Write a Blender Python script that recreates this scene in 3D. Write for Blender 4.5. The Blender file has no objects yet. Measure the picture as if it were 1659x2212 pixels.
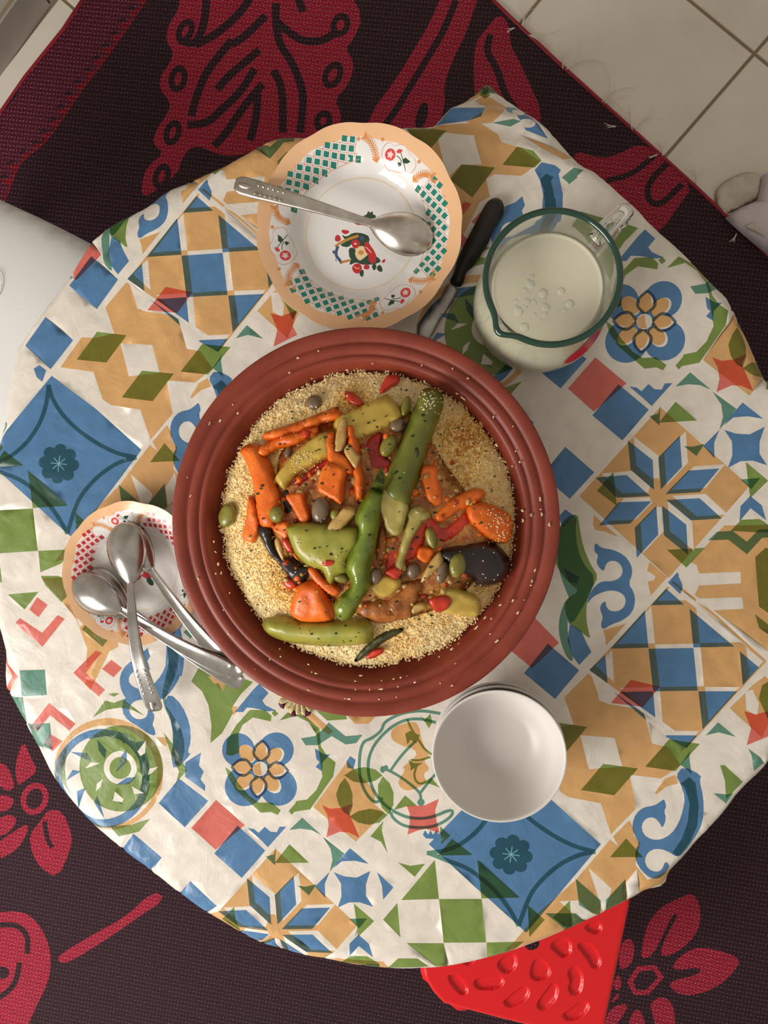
import bpy, bmesh, math, random, time
import numpy as np
from mathutils import Vector, Matrix, noise
from mathutils.geometry import delaunay_2d_cdt
from mathutils.bvhtree import BVHTree

random.seed(7)
RNG = np.random.default_rng(7)
SC = bpy.context.scene
COL = SC.collection

# ------------------------------------------------------------------ camera
F = 1787.0                      # focal length in pixels of the 1659 x 2212 frame
TZ = 0.42                       # table top height
CZ = TZ + 0.89                  # camera height
_n = Vector((F * 5e-5, -F * 2e-5, 1.0)).normalized()      # straight down, seen from the camera
_Z = -_n
_X = (Vector((1, 0, 0)) - _n * _n.x).normalized()
_Y = _Z.cross(_X)
RW = Matrix((_X, _Y, _Z))       # camera axes -> world axes
cam_d = bpy.data.cameras.new('camera')
cam = bpy.data.objects.new('camera', cam_d)
COL.objects.link(cam)
cam_d.sensor_fit = 'HORIZONTAL'
cam_d.sensor_width = 36.0
cam_d.lens = 36.0 * F / 1659.0
cam_d.clip_start = 0.01
ax, ay, az = RW @ Vector((1, 0, 0)), RW @ Vector((0, -1, 0)), RW @ Vector((0, 0, -1))
cam.matrix_world = Matrix(((ax.x, ay.x, az.x, 0), (ax.y, ay.y, az.y, 0), (ax.z, ay.z, az.z, CZ), (0, 0, 0, 1)))
SC.camera = cam

# ------------------------------------------------------------------ light
w = bpy.data.worlds.new('room')
SC.world = w
w.use_nodes = True
w.node_tree.nodes['Background'].inputs[0].default_value = (1.0, 0.90, 0.78, 1)
w.node_tree.nodes['Background'].inputs[1].default_value = 0.42


def area_light(name, loc, target, sx, sy, power, color):
    d = bpy.data.lights.new(name, 'AREA')
    d.shape = 'RECTANGLE'
    d.size, d.size_y = sx, sy
    d.energy = power
    d.color = color
    o = bpy.data.objects.new(name, d)
    COL.objects.link(o)
    o.location = loc
    o.rotation_euler = (Vector(target) - Vector(loc)).to_track_quat('-Z', 'Y').to_euler()
    return o


area_light('window_light', (-1.75, -1.25, 1.55), (0.0, 0.0, 0.35), 1.3, 1.2, 60, (1.0, 0.97, 0.93))
SC.view_settings.view_transform = 'Standard'
SC.view_settings.look = 'None'
SC.view_settings.exposure = 0.1
SC.view_settings.gamma = 1.0
SC.view_settings.use_curve_mapping = False


# ------------------------------------------------------------------ helpers
def pix(px, py, z):
    d = RW @ Vector(((px - 829.5) / F, (py - 1106.0) / F, 1.0))
    t = (z - CZ) / d.z
    return (d.x * t, d.y * t)


def W(pts, z):
    return [pix(x, y, z) for x, y in pts]


def crop(o, pts, s=3.0):
    return [(o[0] + x / s, o[1] + y / s) for x, y in pts]


def lin(c):
    return c / 12.92 if c <= 0.04045 else ((c + 0.055) / 1.055) ** 2.4


def hexc(h):
    h = h.lstrip('#')
    return tuple(lin(int(h[i:i + 2], 16) / 255) for i in (0, 2, 4))


def new_mat(name, color='#cccccc', rough=0.5, spec=0.5, metal=0.0, var=None, vscale=40.0, bump=0.0, bscale=200.0, coat=0.0, trans=0.0, ior=1.45, sss=0.0, lo=0.35, hi=0.65, bdist=0.002):
    m = bpy.data.materials.new(name)
    m.use_nodes = True
    nt = m.node_tree
    b = nt.nodes['Principled BSDF']
    c = hexc(color) + (1,)
    b.inputs['Base Color'].default_value = c
    b.inputs['Roughness'].default_value = rough
    b.inputs['Metallic'].default_value = metal
    b.inputs['Specular IOR Level'].default_value = spec
    b.inputs['Coat Weight'].default_value = coat
    b.inputs['Coat Roughness'].default_value = 0.15
    b.inputs['Transmission Weight'].default_value = trans
    b.inputs['IOR'].default_value = ior
    if sss:
        b.inputs['Subsurface Weight'].default_value = sss
        b.inputs['Subsurface Radius'].default_value = (0.01, 0.006, 0.003)
        b.inputs['Subsurface Scale'].default_value = 0.3
    tc = nt.nodes.new('ShaderNodeTexCoord')
    if var:
        n = nt.nodes.new('ShaderNodeTexNoise')
        n.inputs['Scale'].default_value = vscale
        n.inputs['Detail'].default_value = 4
        nt.links.new(tc.outputs['Object'], n.inputs['Vector'])
        r = nt.nodes.new('ShaderNodeValToRGB')
        r.color_ramp.elements[0].position = lo
        r.color_ramp.elements[1].position = hi
        r.color_ramp.elements[0].color = c
        r.color_ramp.elements[1].color = hexc(var) + (1,)
        nt.links.new(n.outputs['Fac'], r.inputs['Fac'])
        nt.links.new(r.outputs['Color'], b.inputs['Base Color'])
    if bump:
        n2 = nt.nodes.new('ShaderNodeTexNoise')
        n2.inputs['Scale'].default_value = bscale
        n2.inputs['Detail'].default_value = 3
        nt.links.new(tc.outputs['Object'], n2.inputs['Vector'])
        bp = nt.nodes.new('ShaderNodeBump')
        bp.inputs['Strength'].default_value = bump
        bp.inputs['Distance'].default_value = bdist
        nt.links.new(n2.outputs['Fac'], bp.inputs['Height'])
        nt.links.new(bp.outputs['Normal'], b.inputs['Normal'])
    return m


def mesh_obj(name, verts, faces, m=None, parent=None, smooth=True, cols=None):
    me = bpy.data.meshes.new(name)
    me.from_pydata([tuple(v) for v in verts], [], [tuple(f) for f in faces])
    if m:
        me.materials.append(m)
    if smooth:
        me.polygons.foreach_set('use_smooth', [True] * len(me.polygons))
    if cols is not None:                      # one colour per face
        at = me.color_attributes.new('Print', 'FLOAT_COLOR', 'CORNER')
        cnt = np.array([len(f) for f in faces])
        arr = np.repeat(np.asarray(cols, dtype=np.float32), cnt, axis=0)
        arr = np.hstack([arr, np.ones((len(arr), 1), np.float32)])
        at.data.foreach_set('color', arr.ravel())
    me.update()
    o = bpy.data.objects.new(name, me)
    COL.objects.link(o)
    if parent:
        o.parent = parent
        o.matrix_parent_inverse = parent.matrix_world.inverted()
    return o


def tag(o, label=None, cat=None, group=None, kind=None):
    for k, v in (('label', label), ('category', cat), ('group', group), ('kind', kind)):
        if v:
            o[k] = v
    return o


def empty(name, loc=(0, 0, 0)):
    o = bpy.data.objects.new(name, None)
    o.empty_display_size = 0.02
    COL.objects.link(o)
    o.location = loc
    o.matrix_world = Matrix.Translation(loc)
    return o


def chaikin(p, n=2, closed=True):
    for _ in range(n):
        q = []
        m = len(p)
        for i in range(m if closed else m - 1):
            a, b = p[i], p[(i + 1) % m]
            q.append((a[0] * .75 + b[0] * .25, a[1] * .75 + b[1] * .25))
            q.append((a[0] * .25 + b[0] * .75, a[1] * .25 + b[1] * .75))
        if not closed:
            q = [p[0]] + q + [p[-1]]
        p = q
    return p


def spline(p, n=4):
    """closed smooth curve through the given points"""
    out = []
    m = len(p)
    for i in range(m):
        a, b, c, d = p[i - 1], p[i], p[(i + 1) % m], p[(i + 2) % m]
        for k in range(n):
            t = k / n
            q = []
            for e in (0, 1):
                q.append(b[e] + 0.5 * t * ((c[e] - a[e]) + t * ((2 * a[e] - 5 * b[e] + 4 * c[e] - d[e]) + t * (3 * (b[e] - c[e]) + d[e] - a[e]))))
            out.append(tuple(q))
    return out


def stroke(p, wd, smooth=2, w2=None):
    """polyline -> outline polygon of the given width"""
    p = chaikin(list(p), smooth, False) if smooth and len(p) > 2 else list(p)
    L, R = [], []
    n = len(p)
    for i in range(n):
        a, b = p[max(i - 1, 0)], p[min(i + 1, n - 1)]
        dx, dy = b[0] - a[0], b[1] - a[1]
        d = math.hypot(dx, dy) or 1e-9
        ww = wd if w2 is None else wd + (w2 - wd) * i / (n - 1)
        nx, ny = -dy / d * ww / 2, dx / d * ww / 2
        L.append((p[i][0] + nx, p[i][1] + ny))
        R.append((p[i][0] - nx, p[i][1] - ny))
    return L + R[::-1]


def ell(cx, cy, rx, ry, rot=0, n=20):
    c, s = math.cos(math.radians(rot)), math.sin(math.radians(rot))
    out = []
    for i in range(n):
        a = 2 * math.pi * i / n
        x, y = rx * math.cos(a), ry * math.sin(a)
        out.append((cx + x * c - y * s, cy + x * s + y * c))
    return out


def poly_area(p):
    return 0.5 * sum(p[i][0] * p[(i + 1) % len(p)][1] - p[(i + 1) % len(p)][0] * p[i][1] for i in range(len(p)))


def inside(pts, poly):
    """numpy point-in-polygon"""
    x, y = pts[:, 0], pts[:, 1]
    r = np.zeros(len(pts), bool)
    n = len(poly)
    for i in range(n):
        x1, y1 = poly[i]
        x2, y2 = poly[(i + 1) % n]
        if y1 == y2:
            continue
        c = ((y1 > y) != (y2 > y)) & (x < (x2 - x1) * (y - y1) / (y2 - y1) + x1)
        r ^= c
    return r


def grid_points(poly, step, jit=0.2):
    a = np.array(poly)
    x0, y0 = a.min(0)
    x1, y1 = a.max(0)
    gx, gy = np.meshgrid(np.arange(x0, x1, step), np.arange(y0, y1, step))
    gx = gx + (np.arange(gx.shape[0]) % 2)[:, None] * step * .5
    p = np.stack([gx.ravel(), gy.ravel()], 1)
    p += RNG.uniform(-jit, jit, p.shape) * step
    return p[inside(p, poly)]


def triangulate(dom, shapes, pts, eps=1e-7):
    """planar mesh of dom cut along every shape; per triangle the list of shapes that cover it"""
    if poly_area(dom) < 0:
        dom = dom[::-1]
    v = [Vector(p) for p in dom]
    faces = [list(range(len(dom)))]
    for s in shapes:
        if poly_area(s) < 0:
            s = s[::-1]
        k = len(v)
        v += [Vector(p) for p in s]
        faces.append(list(range(k, k + len(s))))
    v += [Vector((float(p[0]), float(p[1]))) for p in pts]
    ov, oe, of, _, _, src = delaunay_2d_cdt(v, [], faces, 0, eps)
    tris, cover = [], []
    for f, s in zip(of, src):
        if 0 in s:
            tris.append(f)
            cover.append(sorted(i - 1 for i in s if i > 0))
    used = sorted({i for f in tris for i in f})
    mp = {i: k for k, i in enumerate(used)}
    ov = [ov[i] for i in used]
    tris = [[mp[i] for i in f] for f in tris]
    # make all triangles face up
    for k, (a, b, c) in enumerate(tris):
        if (ov[b] - ov[a]).cross(ov[c] - ov[a]) < 0:
            tris[k] = [a, c, b]
    return ov, tris, cover


def ink_colors(cover, shape_inks, inks, base):
    base = np.array(base)
    out = np.empty((len(cover), 3))
    cache = {}
    for i, cv in enumerate(cover):
        key = tuple(shape_inks[s] for s in cv)
        if key not in cache:
            c, seen = base.copy(), set()
            for k in key:
                col, opaque = inks[k]
                if opaque:
                    c, seen = np.array(col), set()
                elif k not in seen:
                    c = c * np.array(col)
                    seen.add(k)
            cache[key] = c
        out[i] = cache[key]
    return out


def lathe(prof, n=96, rad=None, close=False):
    """surface of revolution; prof = [(r, z)]; rad(theta, r, k) may change the radius"""
    V, Fc = [], []
    for k, (r, z) in enumerate(prof):
        for i in range(n):
            t = 2 * math.pi * i / n
            rr = rad(t, r, k) if rad else r
            V.append((rr * math.cos(t), rr * math.sin(t), z))
    m = len(prof)
    for k in range(m - 1 + (1 if close else 0)):
        k2 = (k + 1) % m
        for i in range(n):
            j = (i + 1) % n
            Fc.append((k * n + i, k * n + j, k2 * n + j, k2 * n + i))
    if not close:
        if prof[0][0] < 0.004:
            V.append((0, 0, prof[0][1]))
            c = len(V) - 1
            Fc += [(c, (i + 1) % n, i) for i in range(n)]
        if prof[-1][0] < 0.004:
            V.append((0, 0, prof[-1][1]))
            c = len(V) - 1
            Fc += [(c, (m - 1) * n + i, (m - 1) * n + (i + 1) % n) for i in range(n)]
    return V, Fc


def smooth_prof(p, n=2):
    return chaikin(p, n, False)


def tube(path, radii, seg=8, caps=True):
    """round tube along 3D points"""
    V, Fc = [], []
    n = len(path)
    P = [Vector(p) for p in path]
    up = Vector((0, 0, 1))
    for i in range(n):
        t = (P[min(i + 1, n - 1)] - P[max(i - 1, 0)]).normalized()
        s = t.cross(up)
        if s.length < 1e-4:
            s = t.cross(Vector((1, 0, 0)))
        s.normalize()
        u = s.cross(t)
        r = radii[i] if hasattr(radii, '__len__') else radii
        for j in range(seg):
            a = 2 * math.pi * j / seg
            V.append(P[i] + s * (r * math.cos(a)) + u * (r * math.sin(a)))
    for i in range(n - 1):
        for j in range(seg):
            k = (j + 1) % seg
            Fc.append((i * seg + j, i * seg + k, (i + 1) * seg + k, (i + 1) * seg + j))
    if caps:
        Fc.append(tuple(range(seg))[::-1])
        Fc.append(tuple((n - 1) * seg + j for j in range(seg)))
    return V, Fc


def join(*parts):
    V, Fc = [], []
    for v, f in parts:
        k = len(V)
        V += list(v)
        Fc += [tuple(i + k for i in q) for q in f]
    return V, Fc


def box(x0, x1, y0, y1, z0, z1, bev=0.0):
    if not bev:
        V = [(x, y, z) for z in (z0, z1) for y in (y0, y1) for x in (x0, x1)]
        return V, [(0, 2, 3, 1), (4, 5, 7, 6), (0, 1, 5, 4), (2, 6, 7, 3), (0, 4, 6, 2), (1, 3, 7, 5)]
    b = bev
    V = [(x, y, z0) for y in (y0, y1) for x in (x0, x1)] + [(x, y, z1 - b) for y in (y0, y1) for x in (x0, x1)]
    V += [(x, y, z1) for y in (y0 + b, y1 - b) for x in (x0 + b, x1 - b)]
    Fc = [(0, 2, 3, 1)]
    for k in (0, 4):
        Fc += [(k, k + 1, k + 5, k + 4), (k + 1, k + 3, k + 7, k + 5), (k + 3, k + 2, k + 6, k + 7), (k + 2, k, k + 4, k + 6)]
    Fc.append((8, 9, 11, 10))
    return V, Fc


def prism(poly, z0, z1, bev=0.0, inset=None):
    """extruded outline with a bevelled upper edge"""
    if poly_area(poly) < 0:
        poly = poly[::-1]
    n = len(poly)
    cx = sum(p[0] for p in poly) / n
    cy = sum(p[1] for p in poly) / n
    rings = [(0.0, z0), (0.0, z1 - bev)]
    if bev:
        for k in range(1, 5):
            a = k / 4 * math.pi / 2
            rings.append((bev * (1 - math.cos(a)), z1 - bev + bev * math.sin(a)))
    V, Fc = [], []
    nor = []
    for i in range(n):
        a, b = poly[i - 1], poly[(i + 1) % n]
        dx, dy = b[0] - a[0], b[1] - a[1]
        d = math.hypot(dx, dy) or 1
        nor.append((-dy / d, dx / d))
    for ins, z in rings:
        for i in range(n):
            V.append((poly[i][0] + nor[i][0] * ins, poly[i][1] + nor[i][1] * ins, z))
    for k in range(len(rings) - 1):
        for i in range(n):
            j = (i + 1) % n
            Fc.append((k * n + i, k * n + j, (k + 1) * n + j, (k + 1) * n + i))
    Fc.append(tuple(range(n))[::-1])
    Fc.append(tuple((len(rings) - 1) * n + i for i in range(n)))
    return V, Fc


def edge_dist(P, poly):
    P = np.asarray(P)
    best = np.full(len(P), 1e9)
    q = np.array(poly)
    q2 = np.roll(q, -1, 0)
    for a, b in zip(q, q2):
        ab = b - a
        L = (ab @ ab) or 1e-12
        t = np.clip(((P - a) @ ab) / L, 0, 1)
        d = P - a - t[:, None] * ab
        best = np.minimum(best, np.hypot(d[:, 0], d[:, 1]))
    return best


FOOD_V, FOOD_F = [], []           # everything edible, for dropping flakes on


def pillow(name, poly, base, h, rad, m, parent=None, amp=0.0, freq=200.0, under=0.4, step=None, top=None, food=False, sharp=1.0):
    """closed rounded solid over an outline. base(x, y) = height of its widest line, h = how far it domes up"""
    if poly_area(poly) < 0:
        poly = poly[::-1]
    a = np.array(poly)
    size = (a.max(0) - a.min(0)).max()
    step = step or max(size / 16, 0.0011)
    pts = grid_points(poly, step)
    if len(pts):
        d = edge_dist(pts, poly)
        pts = pts[d > step * .35]
    ov, tris, _ = triangulate(poly, [], pts)
    P = np.array([(p.x, p.y) for p in ov])
    d = edge_dist(P, poly)
    t = np.clip(d / rad, 0, 1)
    prof = np.sqrt(np.clip(1 - (1 - t) ** 2, 0, 1)) ** sharp
    on = d < 1e-6
    V, Fc = [], [tuple(f) for f in tris]
    for i, (x, y) in enumerate(P):
        z = base(x, y) + h * prof[i]
        if amp:
            z += amp * noise.noise(Vector((x * freq, y * freq, h * 900))) * min(1, prof[i] * 1.5)
        if top:
            z += top(x, y) * prof[i]
        V.append((x, y, z))
    low = {}
    for i, (x, y) in enumerate(P):
        if on[i]:
            low[i] = i
        else:
            low[i] = len(V)
            V.append((x, y, base(x, y) - under * h * prof[i]))
    Fc += [(low[c], low[b], low[a_]) for a_, b, c in tris]
    if food:
        k = len(FOOD_V)
        FOOD_V.extend(V[:len(P)])
        FOOD_F.extend([tuple(i + k for i in f) for f in tris])
    return mesh_obj(name, V, Fc, m, parent)

# ------------------------------------------------------------------ the room: floor, wall, baseboard
M_grout = new_mat('grout', '#8d7d64', 0.9, 0.2, bump=0.3, bscale=300)
M_tile = new_mat('floor_tile_glaze', '#e2dacd', 0.42, 0.4, var='#d6ccbc', vscale=7, bump=0.05, bscale=60)
M_wall = new_mat('wall_paint', '#d2cdc4', 0.8, 0.2, bump=0.1, bscale=80)
M_base = new_mat('baseboard_tile', '#a9a199', 0.5, 0.4, var='#9c948b', vscale=12)
vs, fs = box(-3.2, 3.2, -3.2, 3.2, -0.05, -0.002)
floor = tag(mesh_obj('floor', vs, fs, M_grout, smooth=False), kind='structure')
A0 = Vector(pix(1630, 115, 0))
A1 = Vector(pix(1435, 340, 0))
A2 = Vector(pix(1165, 0, 0))
du = (A1 - A0).normalized()
dv = Vector((-du.y, du.x))
if dv.dot(A2 - A0) < 0:
    dv = -dv
TS = abs((A2 - A0).dot(dv))
vs, fs = box(0.0024, TS - 0.0024, 0.0024, TS - 0.0024, -0.01, 0.0, 0.0012)
tile0 = mesh_obj('floor_tile', vs, fs, M_tile, floor, smooth=False)
ang = math.atan2(du.y, du.x)
flip = 1 if (du.x * dv.y - du.y * dv.x) > 0 else -1
first = True
for i in range(-6, 8):
    for j in range(-5, 8):
        p = A0 + du * (i * TS) + (dv * (j * TS) if flip > 0 else dv * ((j + 1) * TS))
        c = p + du * TS / 2 + (dv * flip) * TS / 2
        if c.length > 1.9:
            continue
        o = tile0 if first else tile0.copy()
        if not first:
            COL.objects.link(o)
        first = False
        o.parent = floor
        o.matrix_parent_inverse = Matrix()
        o.location = (p.x, p.y, random.uniform(-0.0004, 0.0))
        o.rotation_euler = (0, 0, ang)
# wall with a tiled baseboard, seen in the upper left corner
b0, b1 = Vector(pix(111, 10, 0)), Vector(pix(0, 165, 0))
wd = (b1 - b0).normalized()
wn = Vector((-wd.y, wd.x))
if wn.dot(-b0) < 0:
    wn = -wn                      # points into the room


def wall_box(name, s0, s1, off0, off1, z0, z1, m, parent=None):
    q = [b0 + wd * s0 + wn * off0, b0 + wd * s1 + wn * off0, b0 + wd * s1 + wn * off1, b0 + wd * s0 + wn * off1]
    return mesh_obj(name, *prism([(v.x, v.y) for v in q], z0, z1), m, parent, smooth=False)


tag(wall_box('wall_left', -1.6, 0.75, -0.12, -0.012, 0, 2.5, M_wall), kind='structure')
bb = tag(wall_box('baseboard_left', -1.6, 0.75, -0.012, -0.004, 0, 0.062, M_grout), kind='structure')
for k in range(-4, 3):
    wall_box('baseboard_tile', k * 0.33 + 0.002, k * 0.33 + 0.328, -0.004, 0.0, 0.0, 0.064, M_base, bb)

# ------------------------------------------------------------------ woven plastic mat
RUG_INK = {'r': (hexc('#e22e50'), True), 'k': (hexc('#452834'), True), 'm': (hexc('#7d2a45'), True), 'h': (hexc('#b5142a'), True)}
RZ = 0.006
S1 = 2.9625
rug_shapes = []


def rug(ink, pts, o=(0, 0), s=S1, sm=1):
    p = crop(o, pts, s)
    rug_shapes.append((ink, W(chaikin(p, sm) if sm else p, RZ)))


def rugline(ink, pts, wd_, o=(0, 0), s=S1):
    rug_shapes.append((ink, W(stroke(crop(o, pts, s), wd_ / s), RZ)))


rug('m', [(560, -60), (525, 0), (400, 190), (330, 270), (160, 490), (100, 620), (0, 735), (-900, 2000), (-700, 2200), (0, 1300), (60, 1200), (130, 1050), (300, 870), (520, 560), (700, 340), (935, 0), (970, -60)], sm=0)
bl = [(965, -60), (925, 10), (760, 250), (640, 420), (500, 600), (380, 790), (280, 920), (170, 1000), (110, 1070), (60, 1200), (25, 1290), (-60, 1420)]
rugline('h', bl, 15)
for i in range(16):                                  # red wedges along the border line
    s = 60 + i * 97
    for a, b in zip(bl, bl[1:]):
        L = math.dist(a, b)
        if s < L:
            t = s / L
            x, y = a[0] + (b[0] - a[0]) * t, a[1] + (b[1] - a[1]) * t
            ux, uy = (b[0] - a[0]) / L, (b[1] - a[1]) / L
            nx, ny = (uy, -ux) if -uy > 0 else (-uy, ux)
            nx, ny = -abs(uy), -abs(ux) * 0.9
            rug('h', [(x - ux * 34, y - uy * 34), (x + nx * 30, y + ny * 5 - 5), (x + nx * 78, y - 5), (x + nx * 50, y + 25), (x + ux * 30, y + uy * 30)], sm=0)
            rug('k', [(x + nx * 60 + 10, y - 45), (x + nx * 110 + 10, y - 15), (x + nx * 70, y - 12), (x + nx * 20, y - 22)], sm=0)
            break
        s -= L
rug('r', [(1150, -60), (1145, 60), (1080, 150), (1060, 260), (1110, 330), (1090, 400), (1030, 480), (1020, 570), (1090, 650), (1080, 720), (1000, 830), (975, 920), (1050, 980), (940, 1070), (910, 1160), (905, 1250), (960, 1250), (1140, 1110), (1160, 1020), (1240, 920), (1420, 1000), (1560, 990), (1659, 950), (2170, 920), (2185, 720), (2139, 640), (2239, 530), (2269, 400), (2209, 310), (2259, 260), (2324, 110), (2230, -60)])
for cx, cy, rx, ry, rot in [(1185, 200, 55, 85, 25), (1140, 505, 60, 88, 12), (1105, 850, 56, 85, 20), (1035, 1130, 56, 86, 18), (2179, 160, 62, 80, 20), (2129, 480, 62, 92, 25), (2069, 775, 58, 72, 20)]:
    rug('k', ell(cx, cy, rx, ry, rot, 24), sm=0)
    rug('r', ell(cx, cy, rx - 37, ry - 44, rot, 16), sm=0)
for ln in [[(1325, -60), (1310, 150), (1250, 290), (1150, 255)], [(1250, 290), (1400, 210), (1560, 60), (1620, -60)], [(1485, 255), (1390, 370), (1310, 480), (1250, 640), (1225, 745)],
           [(1700, 100), (1560, 240), (1480, 285)], [(1390, 575), (1450, 500), (1540, 420), (1660, 320)], [(1200, 800), (1330, 790), (1420, 700), (1540, 590), (1630, 440)],
           [(1680, 540), (1560, 680), (1450, 850), (1370, 935)], [(1765, 20), (1765, 160), (1790, 290), (1860, 380), (1920, 520), (1945, 640), (1920, 850)],
           [(1760, 130), (1859, 215), (1939, 265), (2059, 265), (2139, 215)], [(1750, 450), (1810, 560), (1810, 850)], [(1890, -60), (1940, 75)], [(1650, 600), (1640, 760), (1600, 900)]]:
    rugline('k', ln, 50)
rug('r', [(1180, -60), (1090, 150), (1000, 300), (880, 500), (700, 740), (690, 900), (1110, 900), (1190, 680), (1180, 550), (1230, 400), (1330, 200), (1360, 100), (1420, -60)], (560, 0))
rugline('k', [(1260, 0), (1180, 200), (1060, 400), (960, 560), (880, 700), (780, 830)], 42, (560, 0))
rug('k', ell(1040, 740, 35, 90, 15), (560, 0), sm=0)
rug('r', [(1440, 200), (1380, 280), (1370, 500), (1390, 700), (1480, 720), (1600, 800), (1800, 900), (1800, 690), (1760, 600), (1659, 380), (1610, 300), (1600, 160), (1540, 80)], (560, 0))
rugline('k', [(1480, 220), (1450, 330), (1520, 430), (1570, 600), (1640, 700)], 45, (560, 0))
rug('r', [(400, 960), (600, 1020), (700, 990), (830, 920), (960, 980), (1190, 1180), (1050, 1370), (990, 1460), (920, 1500), (800, 1500), (600, 1290), (450, 1100)], (1100, 0), 2.968)
rugline('k', [(620, 1160), (780, 1125), (930, 1000)], 34, (1100, 0), 2.968)
rugline('k', [(1020, 1040), (890, 1170), (885, 1280), (960, 1325), (1110, 1180)], 38, (1100, 0), 2.968)
BLc = (0, 1500)
rug('r', [(95, 450), (150, 290), (195, 400), (245, 490), (150, 560), (110, 585)], BLc)
for pl in [[(-20, 430), (50, 455), (100, 590), (50, 625), (-20, 570)], [(-20, 640), (80, 655), (90, 700), (40, 750), (-20, 750)], [(-20, 800), (60, 765), (115, 800), (60, 885), (-20, 915)],
           [(-20, 950), (100, 870), (175, 825), (180, 880), (110, 995), (-20, 1065)], [(185, 900), (260, 810), (310, 735), (400, 745), (465, 900), (450, 1000), (370, 1175), (260, 1115), (205, 1020)]]:
    rug('r', pl, BLc)
rugline('k', [(285, 810), (300, 920), (335, 980)], 30, BLc)
rug('r', ell(222, 668, 88, 105, 20, 24), BLc, sm=0)
rug('k', ell(222, 668, 52, 68, 20, 18), BLc, sm=0)
rug('r', [(985, 1255), (1060, 1310), (880, 1430), (700, 1555), (480, 1695), (400, 1725), (360, 1690), (430, 1635), (600, 1535), (800, 1425)], BLc)
rug('r', [(-60, 1400), (140, 1385), (230, 1450), (300, 1560), (328, 1700), (310, 1840), (240, 1980), (160, 2160), (-60, 2250)], BLc)
rugline('k', [(-60, 1480), (100, 1470), (180, 1540), (175, 1660)], 34, BLc)
rugline('k', [(125, 1715), (110, 1820), (60, 1900), (-60, 1970)], 34, BLc)
rug('k', ell(15, 1780, 45, 40), BLc, sm=0)
Fo = (1106, 1475)
for pl in [[(1170, 1360), (1215, 1430), (1225, 1550), (1180, 1650), (1100, 1725), (1010, 1775), (955, 1760), (1000, 1640), (1080, 1500), (1045, 1495), (985, 1620), (915, 1765), (835, 1795), (848, 1680), (880, 1560), (960, 1455), (1080, 1395)],
           [(1030, 1840), (1120, 1745), (1230, 1710), (1400, 1750), (1485, 1800), (1440, 1870), (1360, 1950), (1240, 2012), (1100, 2030), (1015, 1970), (1040, 1930), (1180, 1900), (1235, 1860), (1180, 1845), (1080, 1865)],
           [(890, 2080), (970, 2025), (1045, 2080), (1060, 2211), (1040, 2330), (950, 2330), (915, 2160)], [(740, 2280), (770, 2150), (820, 2105), (870, 2211), (870, 2330)], [(590, 2230), (640, 2100), (765, 2075), (700, 2190), (620, 2270)],
           [(700, 1700), (760, 1645), (795, 1700), (785, 1800), (740, 1855), (690, 1850)], [(650, 1960), (690, 1875), (715, 1960), (680, 2000)], [(630, 2085), (690, 2000), (695, 2040)]]:
    rug('r', pl, Fo, 3)
rug('r', [(790, 2025), (745, 1940), (810, 1838), (930, 1828), (985, 1910), (885, 2022)], Fo, 3, 0)
rug('k', [(805, 1990), (785, 1935), (830, 1870), (915, 1862), (945, 1910), (870, 1990)], Fo, 3, 0)
rug_dom = W([(197, -30), (135, 64), (54, 165), (0, 243), (-300, 655), (-650, 1130), (-650, 2500), (2400, 2500), (2400, 1186), (1659, 552), (1504, 404), (1201, 130), (1100, 34), (1035, -30)], RZ)
ov, tris, cov = triangulate(rug_dom, [s for _, s in rug_shapes], grid_points(rug_dom, 0.03))
rc = ink_colors(cov, [i for i, _ in rug_shapes], RUG_INK, hexc('#452834'))
M_rug = new_mat('woven_plastic', '#2a1620', 0.46, 0.32)


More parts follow.
